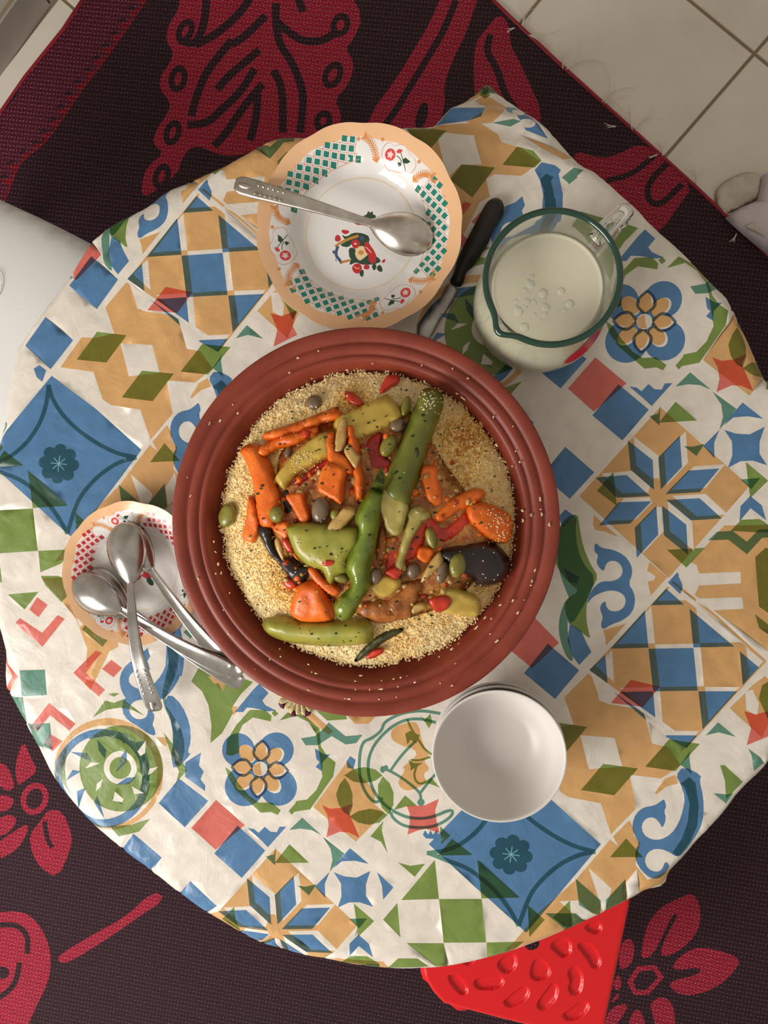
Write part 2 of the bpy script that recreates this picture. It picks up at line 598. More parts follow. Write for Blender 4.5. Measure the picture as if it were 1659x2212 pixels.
def weave_nodes(m):
    nt = m.node_tree
    b = nt.nodes['Principled BSDF']
    at = nt.nodes.new('ShaderNodeAttribute')
    at.attribute_name = 'Print'
    tc = nt.nodes.new('ShaderNodeTexCoord')
    mp = nt.nodes.new('ShaderNodeMapping')
    mp.inputs['Rotation'].default_value = (0, 0, math.radians(22))
    nt.links.new(tc.outputs['Object'], mp.inputs['Vector'])
    br = nt.nodes.new('ShaderNodeTexBrick')
    br.offset = 0.5
    br.inputs['Scale'].default_value = 1.0
    br.inputs['Brick Width'].default_value = 0.0105
    br.inputs['Row Height'].default_value = 0.0042
    br.inputs['Mortar Size'].default_value = 0.0007
    br.inputs['Mortar Smooth'].default_value = 0.6
    br.inputs['Color1'].default_value = (1, 1, 1, 1)
    br.inputs['Color2'].default_value = (0.7, 0.7, 0.7, 1)
    br.inputs['Mortar'].default_value = (0, 0, 0, 1)
    nt.links.new(mp.outputs['Vector'], br.inputs['Vector'])
    def math_(op, a_, b_=None):
        n_ = nt.nodes.new('ShaderNodeMath')
        n_.operation = op
        for i_, v_ in enumerate((a_, b_)):
            if v_ is None:
                continue
            if isinstance(v_, (int, float)):
                n_.inputs[i_].default_value = v_
            else:
                nt.links.new(v_, n_.inputs[i_])
        return n_.outputs[0]

    def sine(axis_deg, period):
        mp_ = nt.nodes.new('ShaderNodeMapping')
        mp_.inputs['Rotation'].default_value = (0, 0, math.radians(axis_deg))
        nt.links.new(tc.outputs['Object'], mp_.inputs['Vector'])
        sx = nt.nodes.new('ShaderNodeSeparateXYZ')
        nt.links.new(mp_.outputs['Vector'], sx.inputs[0])
        return math_('SINE', math_('MULTIPLY', sx.outputs['X'], 2 * math.pi / period))
    # warp stitches, highlights painted into the colour: short light dashes in rows, and small crosses between them
    rows, cols_, diag = sine(98, 0.0068), sine(8, 0.0056), sine(52, 0.0030)
    dash = math_('MULTIPLY', math_('GREATER_THAN', rows, 0.72), math_('GREATER_THAN', cols_, 0.1))
    nz = nt.nodes.new('ShaderNodeTexNoise')
    nz.inputs['Scale'].default_value = 160
    nt.links.new(tc.outputs['Object'], nz.inputs['Vector'])
    dash = math_('MULTIPLY', dash, math_('MULTIPLY', nz.outputs['Fac'], 1.0))
    sep = nt.nodes.new('ShaderNodeSeparateColor')
    nt.links.new(at.outputs['Color'], sep.inputs[0])
    isred = math_('GREATER_THAN', sep.outputs['Red'], 0.2)
    mul = nt.nodes.new('ShaderNodeMixRGB')
    mul.blend_type = 'MULTIPLY'
    mul.inputs['Fac'].default_value = 0.6
    nt.links.new(at.outputs['Color'], mul.inputs[1])
    nt.links.new(br.outputs['Color'], mul.inputs[2])
    hat = nt.nodes.new('ShaderNodeMixRGB')
    hat.blend_type = 'MULTIPLY'
    nt.links.new(math_('MULTIPLY', math_('GREATER_THAN', diag, 0.35), 0.4), hat.inputs['Fac'])
    nt.links.new(mul.outputs['Color'], hat.inputs[1])
    hat.inputs[2].default_value = (0.45, 0.35, 0.4, 1)
    add = nt.nodes.new('ShaderNodeMixRGB')
    add.inputs[2].default_value = hexc('#d08890') + (1,)
    nt.links.new(math_('MULTIPLY', dash, math_('ADD', math_('MULTIPLY', isred, 0.75), 0.55)), add.inputs['Fac'])
    nt.links.new(hat.outputs['Color'], add.inputs[1])
    nt.links.new(add.outputs['Color'], b.inputs['Base Color'])
    bp = nt.nodes.new('ShaderNodeBump')
    bp.inputs['Strength'].default_value = 1.0
    bp.inputs['Distance'].default_value = 0.0045
    nt.links.new(math_('ADD', br.outputs['Color'], math_('MULTIPLY', diag, 0.3)), bp.inputs['Height'])
    nt.links.new(bp.outputs['Normal'], b.inputs['Normal'])


weave_nodes(M_rug)
cxy = Vector(pix(829, 1106, RZ))
rug_root = tag(empty('floor_mat', (cxy.x, cxy.y, 0)), 'dark plum and crimson woven plastic mat spread over the floor tiles', 'mat')
rv = [(p.x, p.y, RZ + 0.0012 * noise.noise(Vector((p.x * 6, p.y * 6, 3)))) for p in ov]
k = len(rv)
# turn the outline down to the floor so the mat has thickness
mesh_obj('woven_field', rv, tris, M_rug, rug_root, smooth=False, cols=rc)
M_hem = new_mat('mat_hem', '#8e1226', 0.5)
for a, b in (((1035, -30), (2400, 1186)), ((197, -30), (-650, 1130))):
    pts = [rug_dom[i] for i in (range(8, 14) if a[0] > 500 else range(0, 6))]
    mesh_obj('hem', *tube([(x, y, RZ - 0.002) for x, y in pts], 0.0035, 8), M_hem, rug_root)
M_thread = new_mat('frayed_thread', '#d9cfc0', 0.8, 0.2)
for tx, ty, dx, dy, ln in [(1128, 58, .3, -1, 60), (1142, 78, 1, .15, 70), (1222, 152, .7, -.5, 95), (1215, 150, .2, -.8, 60), (1300, 222, .6, -.6, 85), (1305, 224, 1, -.3, 60), (1365, 282, -.2, -1, 60), (1372, 284, .4, -.8, 75), (1430, 338, .1, -.6, 40), (1502, 398, .3, -.8, 45), (1560, 455, .5, .2, 25), (1112, 62, -.8, .2, 35), (1330, 275, -.7, -.1, 50), (1590, 505, -.3, .9, 45), (1420, 335, -.8, .2, 45)]:
    th = []
    for q in range(3):
        a = math.atan2(dy, dx) + random.uniform(-.22, .22)
        x, y, pth = tx, ty, []
        cv = random.uniform(-.2, .2)
        for s in range(9):
            X, Y = pix(x, y, 0.006)
            pth.append((X, Y, 0.008 - 0.0007 * s + random.uniform(0, .001)))
            x += math.cos(a) * ln / 8
            y += math.sin(a) * ln / 8
            a += cv + random.uniform(-.12, .12)
        th.append(tube(pth, [0.0008 * (1 - s / 10) for s in range(9)], 4))
    tag(mesh_obj('fringe_tuft', *join(*th), M_thread, rug_root), kind='stuff')

# ------------------------------------------------------------------ the printed oilcloth
cA, cB, cC, cD, cE, cF, cG, cH = (0, 400), (1106, 1000), (0, 1100), (400, 1400), (1106, 600), (1106, 1475), (700, 1475), (850, 100)


def mean_shift(pairs):
    d = [Vector(pix(*crop(o2, [q])[0], TZ)) - Vector(pix(*crop(o1, [p])[0], TZ)) for o1, p, o2, q in pairs]
    return sum(d, Vector((0, 0))) / len(d)


LA = mean_shift([(cA, (380, 1805), cG, (1213, 1090)), (cA, (960, 1300), cF, (625, 617)), (cA, (1335, 545), cB, (1065, 1315)), (cA, (975, 1650), cF, (630, 980)), (cA, (1170, 435), cB, (885, 1203))])
LB = mean_shift([(cE, (862, 287), cD, (485, 783)), (cE, (960, 1405), cD, (600, 1830)), (cE, (552, 690), cD, (220, 1145)), (cE, (1155, 612), cD, (750, 1095))])
CLOTH_INK = {'W': (hexc('#dfd7cb'), True), 'P': (hexc('#edbf85'), False), 'B': (hexc('#5b90cc'), False), 'G': (hexc('#86a656'), False), 'R': (hexc('#f0807a'), False), 'T': (hexc('#69a294'), False),
             'S': (hexc('#6c7f93'), False), 'L': (hexc('#74a8b4'), True)}
prints = []          # (ink, pixel outline)


def pr(ink, o, *polys, sm=0):
    for p in polys:
        q = crop(o, p)
        prints.append((ink, chaikin(q, sm) if sm else q))


def ps(ink, o, pts, wd_, sm=2):
    prints.append((ink, stroke(crop(o, pts), wd_ / 3.0, sm)))


# peach grounds first
pr('P', cE, [(437, 1415), (960, 838), (1540, 1350), (1015, 1945)])
pr('P', cB, [(1010, 800), (1650, 1290), (1150, 1800), (500, 1345)])
pr('P', cB, [(1245, 552), (1375, 405), (1720, 400), (1900, 700), (1720, 1260), (1300, 950), (1120, 800), (1080, 735), (1130, 670)])
pr('P', cA, [(680, 790), (830, 615), (895, 800), (950, 820), (1150, 845), (1210, 1060), (1300, 1075), (1380, 1190), (1265, 1280), (1080, 1265), (1120, 1480), (975, 1650), (910, 1455), (720, 1425), (665, 1390), (605, 1210), (390, 1180), (530, 985), (610, 990), (740, 960)])
pr('P', cF, [(640, 1010), (755, 895), (790, 990), (830, 1040), (800, 1180), (880, 1280), (1050, 1230), (1000, 1350), (860, 1370), (580, 1530), (150, 1700), (-50, 1760), (160, 1500), (420, 1270), (530, 1140)])
pr('P', cH, [(80, 520), (340, 500), (560, 480), (680, 560), (700, 620), (830, 660), (950, 745), (915, 775), (830, 838), (655, 830), (600, 860), (625, 975), (560, 1010), (420, 1290), (380, 1250), (400, 1000), (330, 800), (230, 680)])
pr('W', cH, [(285, 590), (330, 560), (520, 575), (572, 765), (440, 768), (350, 850), (325, 760)])
pr('G', cH, [(75, 505), (200, 498), (345, 545), (222, 682), (110, 570)], [(365, 865), (440, 765), (658, 785), (510, 982)], [(705, 768), (800, 650), (905, 680), (960, 740), (915, 785)])
pr('P', cD, [(1050, 735), (1330, 1030), (1105, 1255), (830, 1030)])
pr('W', cG, [(250, 460), (450, 560), (420, 860), (330, 790), (330, 640)])
pr('P', cG, [(440, 290), (560, 250), (610, 260), (640, 400), (690, 480), (640, 500), (690, 560), (640, 590), (670, 650), (560, 700), (500, 690), (475, 640), (530, 560), (500, 550), (600, 480), (590, 430), (480, 400), (430, 360)], sm=1)
pr('P', cA, [(1230, 1375), (1290, 1280), (1350, 1250), (1370, 1305), (1300, 1330), (1245, 1380)])
pr('P', cB, [(530, 335), (690, 480), (600, 445), (540, 435), (525, 400)], [(590, 1085), (740, 1040), (610, 1185), (605, 1130)], [(890, 640), (1005, 740), (900, 860), (880, 770), (920, 760), (930, 735), (905, 715), (875, 700)])
pr('P', cD, [(1050, 435), (1250, 430), (1190, 490), (1100, 490)], [(800, 395), (960, 540), (930, 560), (760, 440)])
pr('P', cC, [(1010, 1480), (1085, 1475), (1080, 1540), (1060, 1530)])
pr('P', cA, [(1085, 1555), (1115, 1620), (1110, 1660), (1040, 1690), (1000, 1660)])

pr('P', cH, [(530, 270), (600, 205), (740, 330), (700, 420), (640, 480), (520, 490), (470, 480), (590, 400), (600, 330)], [(830, 560), (1170, 690), (1100, 730), (950, 640)])
pr('B', cH, [(270, 500), (380, 370), (480, 370), (600, 355), (570, 440), (480, 470)], [(730, 330), (800, 320), (900, 430), (1010, 575), (860, 530), (800, 420), (740, 390)])
pr('W', cH, ell(815, 390, 42, 34), ell(870, 482, 55, 30))
pr('G', cH, [(560, 215), (600, 180), (640, 215), (600, 245)])
pr('T', cH, [(640, 480), (780, 455), (830, 470), (760, 505)])
pr('P', cB, [(1410, 1590), (1560, 1440), (1640, 1380), (1760, 1500), (1620, 1780), (1520, 1690)])
pr('W', cB, [(1510, 1480), (1560, 1470), (1600, 1560), (1590, 1640), (1520, 1600)])
pr('R', cB, [(1505, 1610), (1580, 1630), (1690, 1600), (1659, 1700), (1690, 1760), (1520, 1830), (1550, 1720)])
pr('G', cB, [(1600, 1530), (1620, 1440), (1690, 1400), (1720, 1560), (1660, 1660)], [(1350, 1960), (1380, 1960), (1500, 2070), (1390, 2180), (1380, 2060)])
pr('T', cB, [(1255, 1765), (1335, 1680), (1450, 1775), (1340, 1745)], [(1530, 1850), (1600, 1900), (1640, 1950), (1570, 2000), (1555, 1900)], [(1305, 2140), (1400, 2150), (1440, 2140), (1390, 2210)])

# peach and blue chequer
for tri in [[(1000, 815), (1115, 918), (900, 922)], [(860, 955), (885, 1198), (640, 1203)], [(1150, 945), (1440, 1190), (1175, 1195)], [(885, 1205), (1175, 1198), (1203, 1475), (915, 1480)], [(605, 1245), (620, 1450), (500, 1340)],
            [(660, 1485), (915, 1480), (935, 1725)], [(1475, 1220), (1600, 1325), (1495, 1440)], [(1208, 1480), (1460, 1480), (1235, 1725)], [(980, 1765), (1200, 1765), (1130, 1850)]]:
    pr('W', cB, [(x + 42, y - 28) for x, y in tri])
for tri in [[(1000, 815), (1115, 918), (900, 922)], [(860, 955), (885, 1198), (640, 1203)], [(1150, 945), (1440, 1190), (1175, 1195)], [(885, 1205), (1175, 1198), (1203, 1475), (915, 1480)], [(605, 1245), (620, 1450), (500, 1340)],
            [(660, 1485), (915, 1480), (935, 1725)], [(1475, 1220), (1600, 1325), (1495, 1440)], [(1208, 1480), (1460, 1480), (1235, 1725)], [(980, 1765), (1200, 1765), (1130, 1850)]]:
    pr('B', cB, tri)
pr('W', cA, [(850, 645), (930, 705), (970, 750), (950, 812), (890, 800)], [(1150, 845), (1290, 985), (1290, 1075), (1210, 1060)], [(780, 1025), (985, 1035), (1035, 1215), (835, 1240)])
pr('W', cA, [(800, 590), (1340, 975), (1325, 990), (785, 605)])
ps('P', cB, [(1040, 770), (1330, 1000), (1640, 1285)], 16, 0)
ps('P', cB, [(1640, 1285), (1440, 1500), (1130, 1840)], 14, 0)
pr('R', cB, [(770, 1405), (960, 1450), (850, 1580), (640, 1555)])
pr('B', cB, [(1072, 708), (1105, 760), (1105, 820), (1090, 850), (1010, 775)])
# comb patch
pr('W', cB, [(1213, 717), (1480, 705), (1482, 780), (1213, 795)], [(1195, 880), (1490, 870), (1498, 945), (1300, 955), (1190, 900)], [(1100, 660), (1150, 640), (1195, 660), (1215, 720), (1213, 795), (1185, 855), (1110, 800), (1080, 735)])
pr('G', cB, [(1575, 610), (1640, 550), (1760, 560), (1790, 800), (1700, 1000), (1600, 930), (1590, 800)], [(1575, 980), (1690, 1070), (1690, 1130), (1600, 1070)], [(1003, 563), (1250, 550), (1130, 678)], [(1415, 440), (1485, 368), (1605, 363), (1690, 420), (1690, 450), (1590, 450)])
pr('T', cB, [(1272, 502), (1330, 445), (1428, 440), (1520, 510), (1600, 430), (1690, 430), (1690, 480), (1620, 485), (1522, 592), (1400, 497)])
pr('G', cG, [(435, 1835), (480, 1785), (605, 1787), (682, 1853), (400, 1878)])
# eight pointed star
star = [[(750, 1053), (912, 1182), (920, 1375), (768, 1245)], [(1088, 1022), (1102, 1225), (965, 1372), (948, 1165)], [(1345, 1235), (1215, 1390), (995, 1402), (1140, 1250)], [(1000, 1440), (1215, 1428), (1360, 1560), (1160, 1573)],
        [(970, 1475), (1130, 1600), (1142, 1795), (985, 1670)], [(935, 1478), (948, 1665), (808, 1815), (795, 1620)], [(905, 1448), (765, 1593), (565, 1605), (690, 1455)], [(540, 1295), (742, 1278), (895, 1415), (680, 1425)]]
for p in star:
    pr('W', cE, [(x + 38, y - 27) for x, y in p])
for p in star:
    pr('B', cE, p)
pr('P', cE, [(905, 1300), (950, 1300), (1015, 1440), (960, 1490), (905, 1450), (880, 1405)], [(960, 1405), (1130, 1240), (1150, 1240), (975, 1425)])
pr('G', cE, [(657, 1258), (680, 1478), (550, 1380)], [(950, 940), (1060, 803), (1200, 925)])
pr('T', cE, [(890, 897), (948, 880), (962, 822), (955, 958)], [(1112, 1090), (1170, 1095), (1250, 1075), (1195, 1155)], [(1060, 705), (1155, 612), (1290, 725), (1220, 695), (1140, 690)], [(1300, 737), (1455, 850), (1345, 985), (1368, 900), (1355, 820)])
pr('B', cE, [(1345, 985), (1310, 1070), (1312, 1170), (1240, 1090), (1290, 1040)], [(1495, 808), (1628, 915), (1530, 898), (1435, 905), (1375, 955), (1400, 915)],
   [(1375, 985), (1450, 1010), (1540, 1015), (1638, 965), (1605, 1060), (1605, 1140), (1655, 1215), (1560, 1185), (1480, 1190), (1400, 1232), (1428, 1150), (1425, 1060)])
pr('B', cD, [(1243, 1452), (1350, 1550), (1283, 1632), (1275, 1540)])
# squares
pr('R', cE, [(540, 515), (742, 685), (530, 868), (362, 718)])
pr('B', cE, [(690, 690), (887, 855), (715, 1055), (520, 892)], [(345, 1095), (533, 1260), (375, 1433), (195, 1280)])
pr('B', cC, [(1160, 1745), (1350, 1890), (1200, 2060), (1028, 1905)])
prints.append(('B', [(288.6, 1800.4), (349.4, 1852.7), (305.5, 1901.7), (249, 1849.4)]))
pr('B', cA, [(287, 850), (475, 1005), (328, 1193), (148, 1035)], [(575, 450), (765, 612), (625, 802), (437, 645)])
pr('R', cB, [(150, 1005), (305, 1165), (130, 1330), (-40, 1190)])
# curls and ribbons
pr('B', cB, [(540, 512), (580, 552), (650, 560), (725, 595), (772, 655), (782, 715), (755, 785), (790, 835), (800, 900), (780, 970), (720, 1020), (640, 1050), (590, 1083), (574, 1050), (592, 1000), (570, 950), (578, 915), (608, 893), (612, 935), (640, 962), (690, 962), (728, 935), (740, 885), (715, 845), (660, 825), (590, 835), (520, 870), (485, 920), (500, 850), (545, 790), (590, 765), (650, 768), (700, 745), (720, 700), (700, 650), (650, 630), (610, 650), (595, 705), (565, 680), (545, 640), (560, 600), (530, 570)], sm=1)
pr('G', cB, [(425, 322), (438, 420), (460, 540), (510, 660), (562, 738), (515, 810), (485, 900), (480, 1000), (495, 1090), (512, 1145), (440, 1090), (380, 1050), (340, 960), (350, 880), (440, 830), (370, 780), (300, 690), (270, 620), (280, 520), (300, 420), (360, 370)], sm=1)
pr('T', cB, [(300, 430), (350, 350), (420, 330), (410, 480), (450, 640), (550, 750), (480, 900), (380, 1060), (350, 1000), (380, 900), (330, 780), (290, 640)], [(350, 880), (310, 980), (300, 1080), (320, 1180), (360, 1270), (400, 1290), (380, 1200), (360, 1100), (360, 1000), (400, 900), (440, 830)], sm=1)
pr('B', cB, [(375, 1040), (450, 1090), (480, 1160), (515, 1225), (435, 1310), (390, 1250), (360, 1150)], [(300, 350), (345, 300), (400, 340), (330, 420)], [(330, 680), (440, 740), (420, 780), (370, 770)])
pr('B', cF, [(985, 748), (1000, 800), (985, 830), (1000, 880), (975, 945), (955, 905), (920, 870), (870, 875), (838, 920), (850, 980), (900, 1015), (960, 1018), (1030, 980), (1080, 910), (1110, 820), (1120, 740), (1090, 650), (1060, 600), (1110, 540), (1230, 600), (1215, 630), (1240, 740), (1242, 850), (1215, 960), (1150, 1060), (1078, 1135), (1000, 1085), (930, 1075), (880, 1100), (858, 1150), (880, 1205), (930, 1228), (970, 1215), (995, 1150), (1025, 1190), (1010, 1250), (960, 1285), (900, 1270), (840, 1220), (800, 1150), (800, 1080), (825, 1040), (790, 980), (778, 920), (800, 850), (850, 805), (920, 795), (960, 770)], sm=1)
pr('T', cF, [(1090, 650), (1150, 610), (1190, 650), (1210, 800), (1200, 930), (1150, 1040), (1078, 1130), (1040, 1100), (1100, 1010), (1140, 900), (1150, 780), (1120, 680)], [(1090, 530), (1155, 445), (1150, 490), (1165, 595), (1130, 560)])
pr('B', cC, [(940, 955), (850, 980), (790, 1040), (770, 1115), (790, 1190), (840, 1250), (900, 1235), (960, 1230), (1050, 1240), (1120, 1170), (1170, 1080), (1195, 980), (1195, 920), (1150, 860), (1090, 830), (1090, 900), (1085, 980), (1050, 1070), (990, 1140), (920, 1170), (860, 1150), (828, 1110), (850, 1060), (900, 1045), (945, 1050)], sm=1)
pr('B', cC, [(1060, 1260), (1100, 1190), (1180, 1270), (1230, 1380), (1240, 1500), (1215, 1580), (1245, 1580), (1130, 1700), (1105, 1590), (1130, 1500), (1110, 1360)], [(800, 1220), (790, 1310), (830, 1370), (900, 1410), (960, 1455), (1010, 1470), (1000, 1420), (985, 1400), (1003, 1350), (990, 1310), (960, 1290), (955, 1340), (920, 1362), (870, 1355), (835, 1310), (850, 1260), (900, 1230), (950, 1225), (880, 1190)], sm=1)
pr('T', cC, [(1075, 850), (1150, 900), (1160, 1000), (1120, 1120), (1060, 1250), (1120, 1330), (1190, 1450), (1200, 1600), (1140, 1680), (1120, 1560), (1120, 1400), (1060, 1270), (1050, 1180), (1080, 1060), (1095, 960)], sm=1)
pr('B', cH, [(960, 750), (1045, 770), (1085, 800), (1070, 830), (1098, 960), (1090, 1090), (1075, 1160), (955, 1160), (970, 960), (950, 870), (915, 800)], [(835, 972), (852, 1030), (832, 1065), (850, 1125), (805, 1145), (770, 1105), (715, 1090), (720, 1040), (790, 1010)])
pr('T', cH, [(950, 860), (990, 825), (1040, 850), (1020, 870), (1040, 960), (1045, 1090), (1030, 1150), (980, 1150), (985, 950)], [(1090, 850), (1170, 785), (1235, 795), (1140, 890)])
# big leaf
pr('G', cC, [(1300, 1005), (1240, 1115), (1310, 1180), (1350, 1270), (1370, 1400), (1365, 1515), (1440, 1450), (1510, 1320), (1500, 1290), (1560, 1200), (1640, 1120), (1560, 1090), (1400, 1040)])
pr('W', cD, [(150, 185), (205, 170), (265, 215), (245, 278), (215, 225), (190, 232)])
pr('P', cD, [(150, 185), (205, 170), (265, 215), (245, 278), (215, 225), (190, 232)], [(300, 380), (340, 375), (330, 420), (310, 440)])
# wheel
o = cC
pr('P', o, ell(700, 1715, 357, 362, 0, 48))
pr('W', o, ell(690, 1725, 330, 325, 0, 48))
pr('B', o, ell(660, 1745, 312, 322, 0, 48))
pr('W', o, ell(662, 1738, 262, 272, 0, 44))
pr('G', o, ell(785, 1680, 272, 280, 0, 48))
pr('B', o, [(930, 1500), (968, 1640), (972, 1760), (940, 1880), (880, 1960), (850, 1950), (905, 1840), (925, 1720), (915, 1600), (880, 1510)], [(560, 1450), (680, 1425), (800, 1450), (880, 1510), (800, 1495), (690, 1470), (580, 1490)])
pr('G', o, [(440, 1520), (385, 1640), (390, 1760), (470, 1870), (430, 1790), (420, 1680)])
pr('T', o, [(350, 1640), (440, 1520), (420, 1640), (370, 1760)])
pr('W', o, ell(780, 1675, 107, 108, 0, 32))
pr('G', o, ell(780, 1677, 70, 72, 0, 26))
pr('B', o, [(455, 1572), (568, 1580), (600, 1640), (530, 1610)], [(630, 1490), (690, 1560), (680, 1620), (640, 1560)], [(770, 1435), (825, 1500), (800, 1520)], [(752, 1705), (790, 1590), (825, 1555), (820, 1640)], [(755, 1785), (820, 1740), (885, 1735), (840, 1780)],
   [(755, 1860), (800, 1920), (720, 1870)], [(630, 1855), (680, 2010), (610, 1900)], [(495, 1830), (555, 1805), (490, 1960)], [(425, 1760), (470, 1690), (525, 1700)])
pr('W', o, [(550, 1680), (590, 1640), (650, 1645), (600, 1665)], [(620, 1830), (625, 1780), (665, 1750), (650, 1800)], [(730, 1890), (745, 1830), (800, 1880), (790, 1900)], [(855, 1795), (935, 1840), (870, 1845)], [(890, 1570), (945, 1500), (940, 1580), (910, 1600)], [(960, 1720), (970, 1680), (1025, 1668), (985, 1710)])
pr('G', o, [(600, 1350), (680, 1240), (740, 1255), (800, 1230), (940, 1340), (860, 1300), (780, 1285), (690, 1300)], [(715, 2055), (850, 2045), (975, 2005), (900, 2090), (770, 2120)], [(1060, 1445), (1120, 1520), (1215, 1690), (1150, 1760), (1130, 1815), (1160, 1700), (1110, 1590)], [(700, 1200), (740, 1190), (775, 1195), (740, 1215)])
pr('B', o, [(1200, 1640), (1305, 1575), (1290, 1660), (1320, 1700), (1300, 1750), (1330, 1790), (1328, 1828), (1200, 1735)])
# coral chevrons and teal squares
pr('R', o, [(130, 705), (275, 800), (375, 685), (420, 710), (275, 892), (100, 735)], [(620, 915), (660, 930), (555, 1060), (680, 1170), (640, 1215), (475, 1060)], [(720, 975), (790, 1030), (735, 1090), (660, 1035)], [(318, 1255), (490, 1390), (450, 1435), (325, 1335), (235, 1450), (185, 1420)],
   [(-10, 975), (115, 1085), (-10, 1225), (-10, 1175), (70, 1090), (-10, 1020)], [(325, 1455), (405, 1505), (340, 1570), (285, 1515)], [(240, 570), (310, 620), (250, 700), (190, 650)])
pr('T', o, [(125, 1045), (290, 1040), (303, 1205), (140, 1215)], [(30, 1230), (145, 1220), (158, 1390), (60, 1385)], [(165, 1395), (325, 1385), (340, 1555), (185, 1555)], [(1200, 790), (1250, 765), (1280, 800), (1230, 840)])
pr('G', o, [(50, 552), (250, 535), (160, 650)])
# blue flower square
pr('B', cA, [(335, 1235), (620, 1448), (917, 1715), (482, 2300), (190, 2035), (-111, 1762)])
for p in [[(318, 1295), (305, 1400), (270, 1520), (200, 1640), (110, 1730), (20, 1790), (-120, 1820)], [(312, 1295), (345, 1400), (420, 1510), (520, 1600), (640, 1680), (760, 1740), (885, 1765)], [(885, 1765), (780, 1790), (680, 1850), (590, 1930), (520, 2020), (480, 2110), (435, 2260)], [(-120, 1815), (0, 1860), (120, 1900), (220, 1970), (320, 2070), (390, 2170), (437, 2260)]]:
    ps('T', cA, p, 27)
for k in range(8):
    a = k * math.pi / 4 + 0.1
    pr('T', cA, ell(382 + 90 * math.cos(a), 1805 + 90 * math.sin(a), 40, 40, 0, 16))
pr('T', cA, ell(382, 1805, 92, 92, 0, 20))
for k in range(4):
    a = k * math.pi / 4 + 0.1
    ps('L', cA, [(382 - 52 * math.cos(a), 1805 - 52 * math.sin(a)), (382 + 52 * math.cos(a), 1805 + 52 * math.sin(a))], 5, 0)
# green chequer
pr('G', cG, [(830, 1010), (965, 1115), (735, 1120)], [(993, 1145), (1270, 1392), (1020, 1397)], [(750, 930), (818, 990), (760, 1045)], [(1320, 1440), (1430, 1535), (1330, 1650)], [(718, 1147), (745, 1402), (500, 1408)], [(745, 1402), (1022, 1400), (1050, 1680), (775, 1685)],
   [(535, 1685), (775, 1688), (797, 1880), (720, 1850)], [(1053, 1680), (1297, 1680), (1215, 1770), (1065, 1822)], [(475, 1427), (495, 1648), (382, 1535)], [(480, 1163), (560, 1185), (655, 1172), (588, 1255)], [(193, 1427), (325, 1545), (222, 1645)])
pr('T', cG, [(163, 1530), (280, 1527), (228, 1592)])
pr('B', cG, [(222, 1632), (290, 1690), (318, 1782), (225, 1705), (160, 1782), (165, 1690)])
# green rhombi
pr('G', cA, [(497, 1130), (628, 950), (820, 972), (690, 1150)], [(790, 1375), (920, 1202), (1128, 1222), (990, 1400)], [(1170, 1208), (1310, 1028), (1495, 1050), (1350, 1228)])
# half star on peach
pr('W', cF, [(497, 1200), (645, 1335), (600, 1520), (540, 1330)], [(740, 1300), (810, 1205), (830, 1370), (755, 1420)], [(305, 1415), (430, 1410), (560, 1530), (490, 1555), (390, 1490)], [(640, 985), (660, 1005), (690, 1060), (640, 1020)])
pr('T', cF, [(412, 1268), (575, 1410), (580, 1530), (435, 1440)], [(608, 1408), (735, 1275), (750, 1430), (615, 1510)], [(215, 1493), (415, 1493), (500, 1575), (360, 1620)])
pr('G', cF, [(740, 1008), (850, 1130), (635, 1130)], [(375, 1410), (390, 1610), (265, 1520)])
# leaf ring and coral stars
pr('G', cG, [(130, 600), (190, 560), (260, 545), (330, 560), (380, 600), (330, 635), (260, 650), (190, 640)], [(135, 615), (100, 660), (78, 720), (95, 790), (130, 840), (165, 860), (185, 800), (185, 720), (165, 660)], [(380, 605), (350, 660), (350, 740), (375, 810), (420, 855), (450, 790), (450, 710), (425, 650)], [(165, 865), (220, 830), (300, 815), (370, 830), (412, 855), (360, 905), (290, 920), (220, 905)],
   [(450, 825), (525, 728), (605, 800), (540, 800)], [(300, 995), (385, 895), (375, 960), (413, 1105), (370, 1030)])
pr('R', cD, [(885, 1015), (940, 1040), (1010, 1035), (1090, 1005), (1060, 1060), (1080, 1110), (1130, 1230), (1060, 1195), (1000, 1190), (915, 1225), (930, 1150), (920, 1080)])
pr('R', cG, [(535, 795), (590, 800), (650, 795), (745, 752), (720, 830), (730, 900), (750, 975), (660, 945), (600, 960), (540, 985), (555, 910), (555, 850)])
pr('B', cG, [(640, 985), (655, 955), (675, 985), (690, 955), (705, 985), (730, 955), (742, 985), (720, 1012), (660, 1008)], [(145, 510), (170, 475), (205, 500), (190, 560), (150, 550)])
# roundel of teal lines
for p, wd_ in [([(755, 200), (640, 178), (520, 190), (430, 230), (385, 265), (375, 310), (310, 360), (250, 380), (228, 480), (230, 600), (260, 700), (330, 785), (380, 745)], 20), ([(725, 258), (630, 232), (540, 235), (450, 275), (370, 345), (310, 425), (282, 520), (292, 620), (330, 720), (400, 800), (480, 850), (580, 882), (700, 875), (830, 815), (835, 860), (740, 925), (640, 942), (520, 930), (445, 880), (430, 830)], 20),
               ([(628, 765), (625, 712), (540, 640), (430, 570), (395, 562)], 18), ([(430, 570), (500, 470), (590, 380)], 18), ([(625, 712), (680, 640), (725, 590)], 18)]:
    ps('T', cG, p, wd_)
pr('T', cG, ell(380, 562, 16, 22), ell(400, 550, 16, 16), ell(628, 775, 24, 24))
for p in [[(540, 235), (560, 290), (600, 350), (650, 430), (700, 465)], [(560, 500), (620, 505), (690, 480)], [(600, 540), (580, 600), (605, 655), (660, 650), (695, 620)]]:
    ps('G', cG, p, 14)
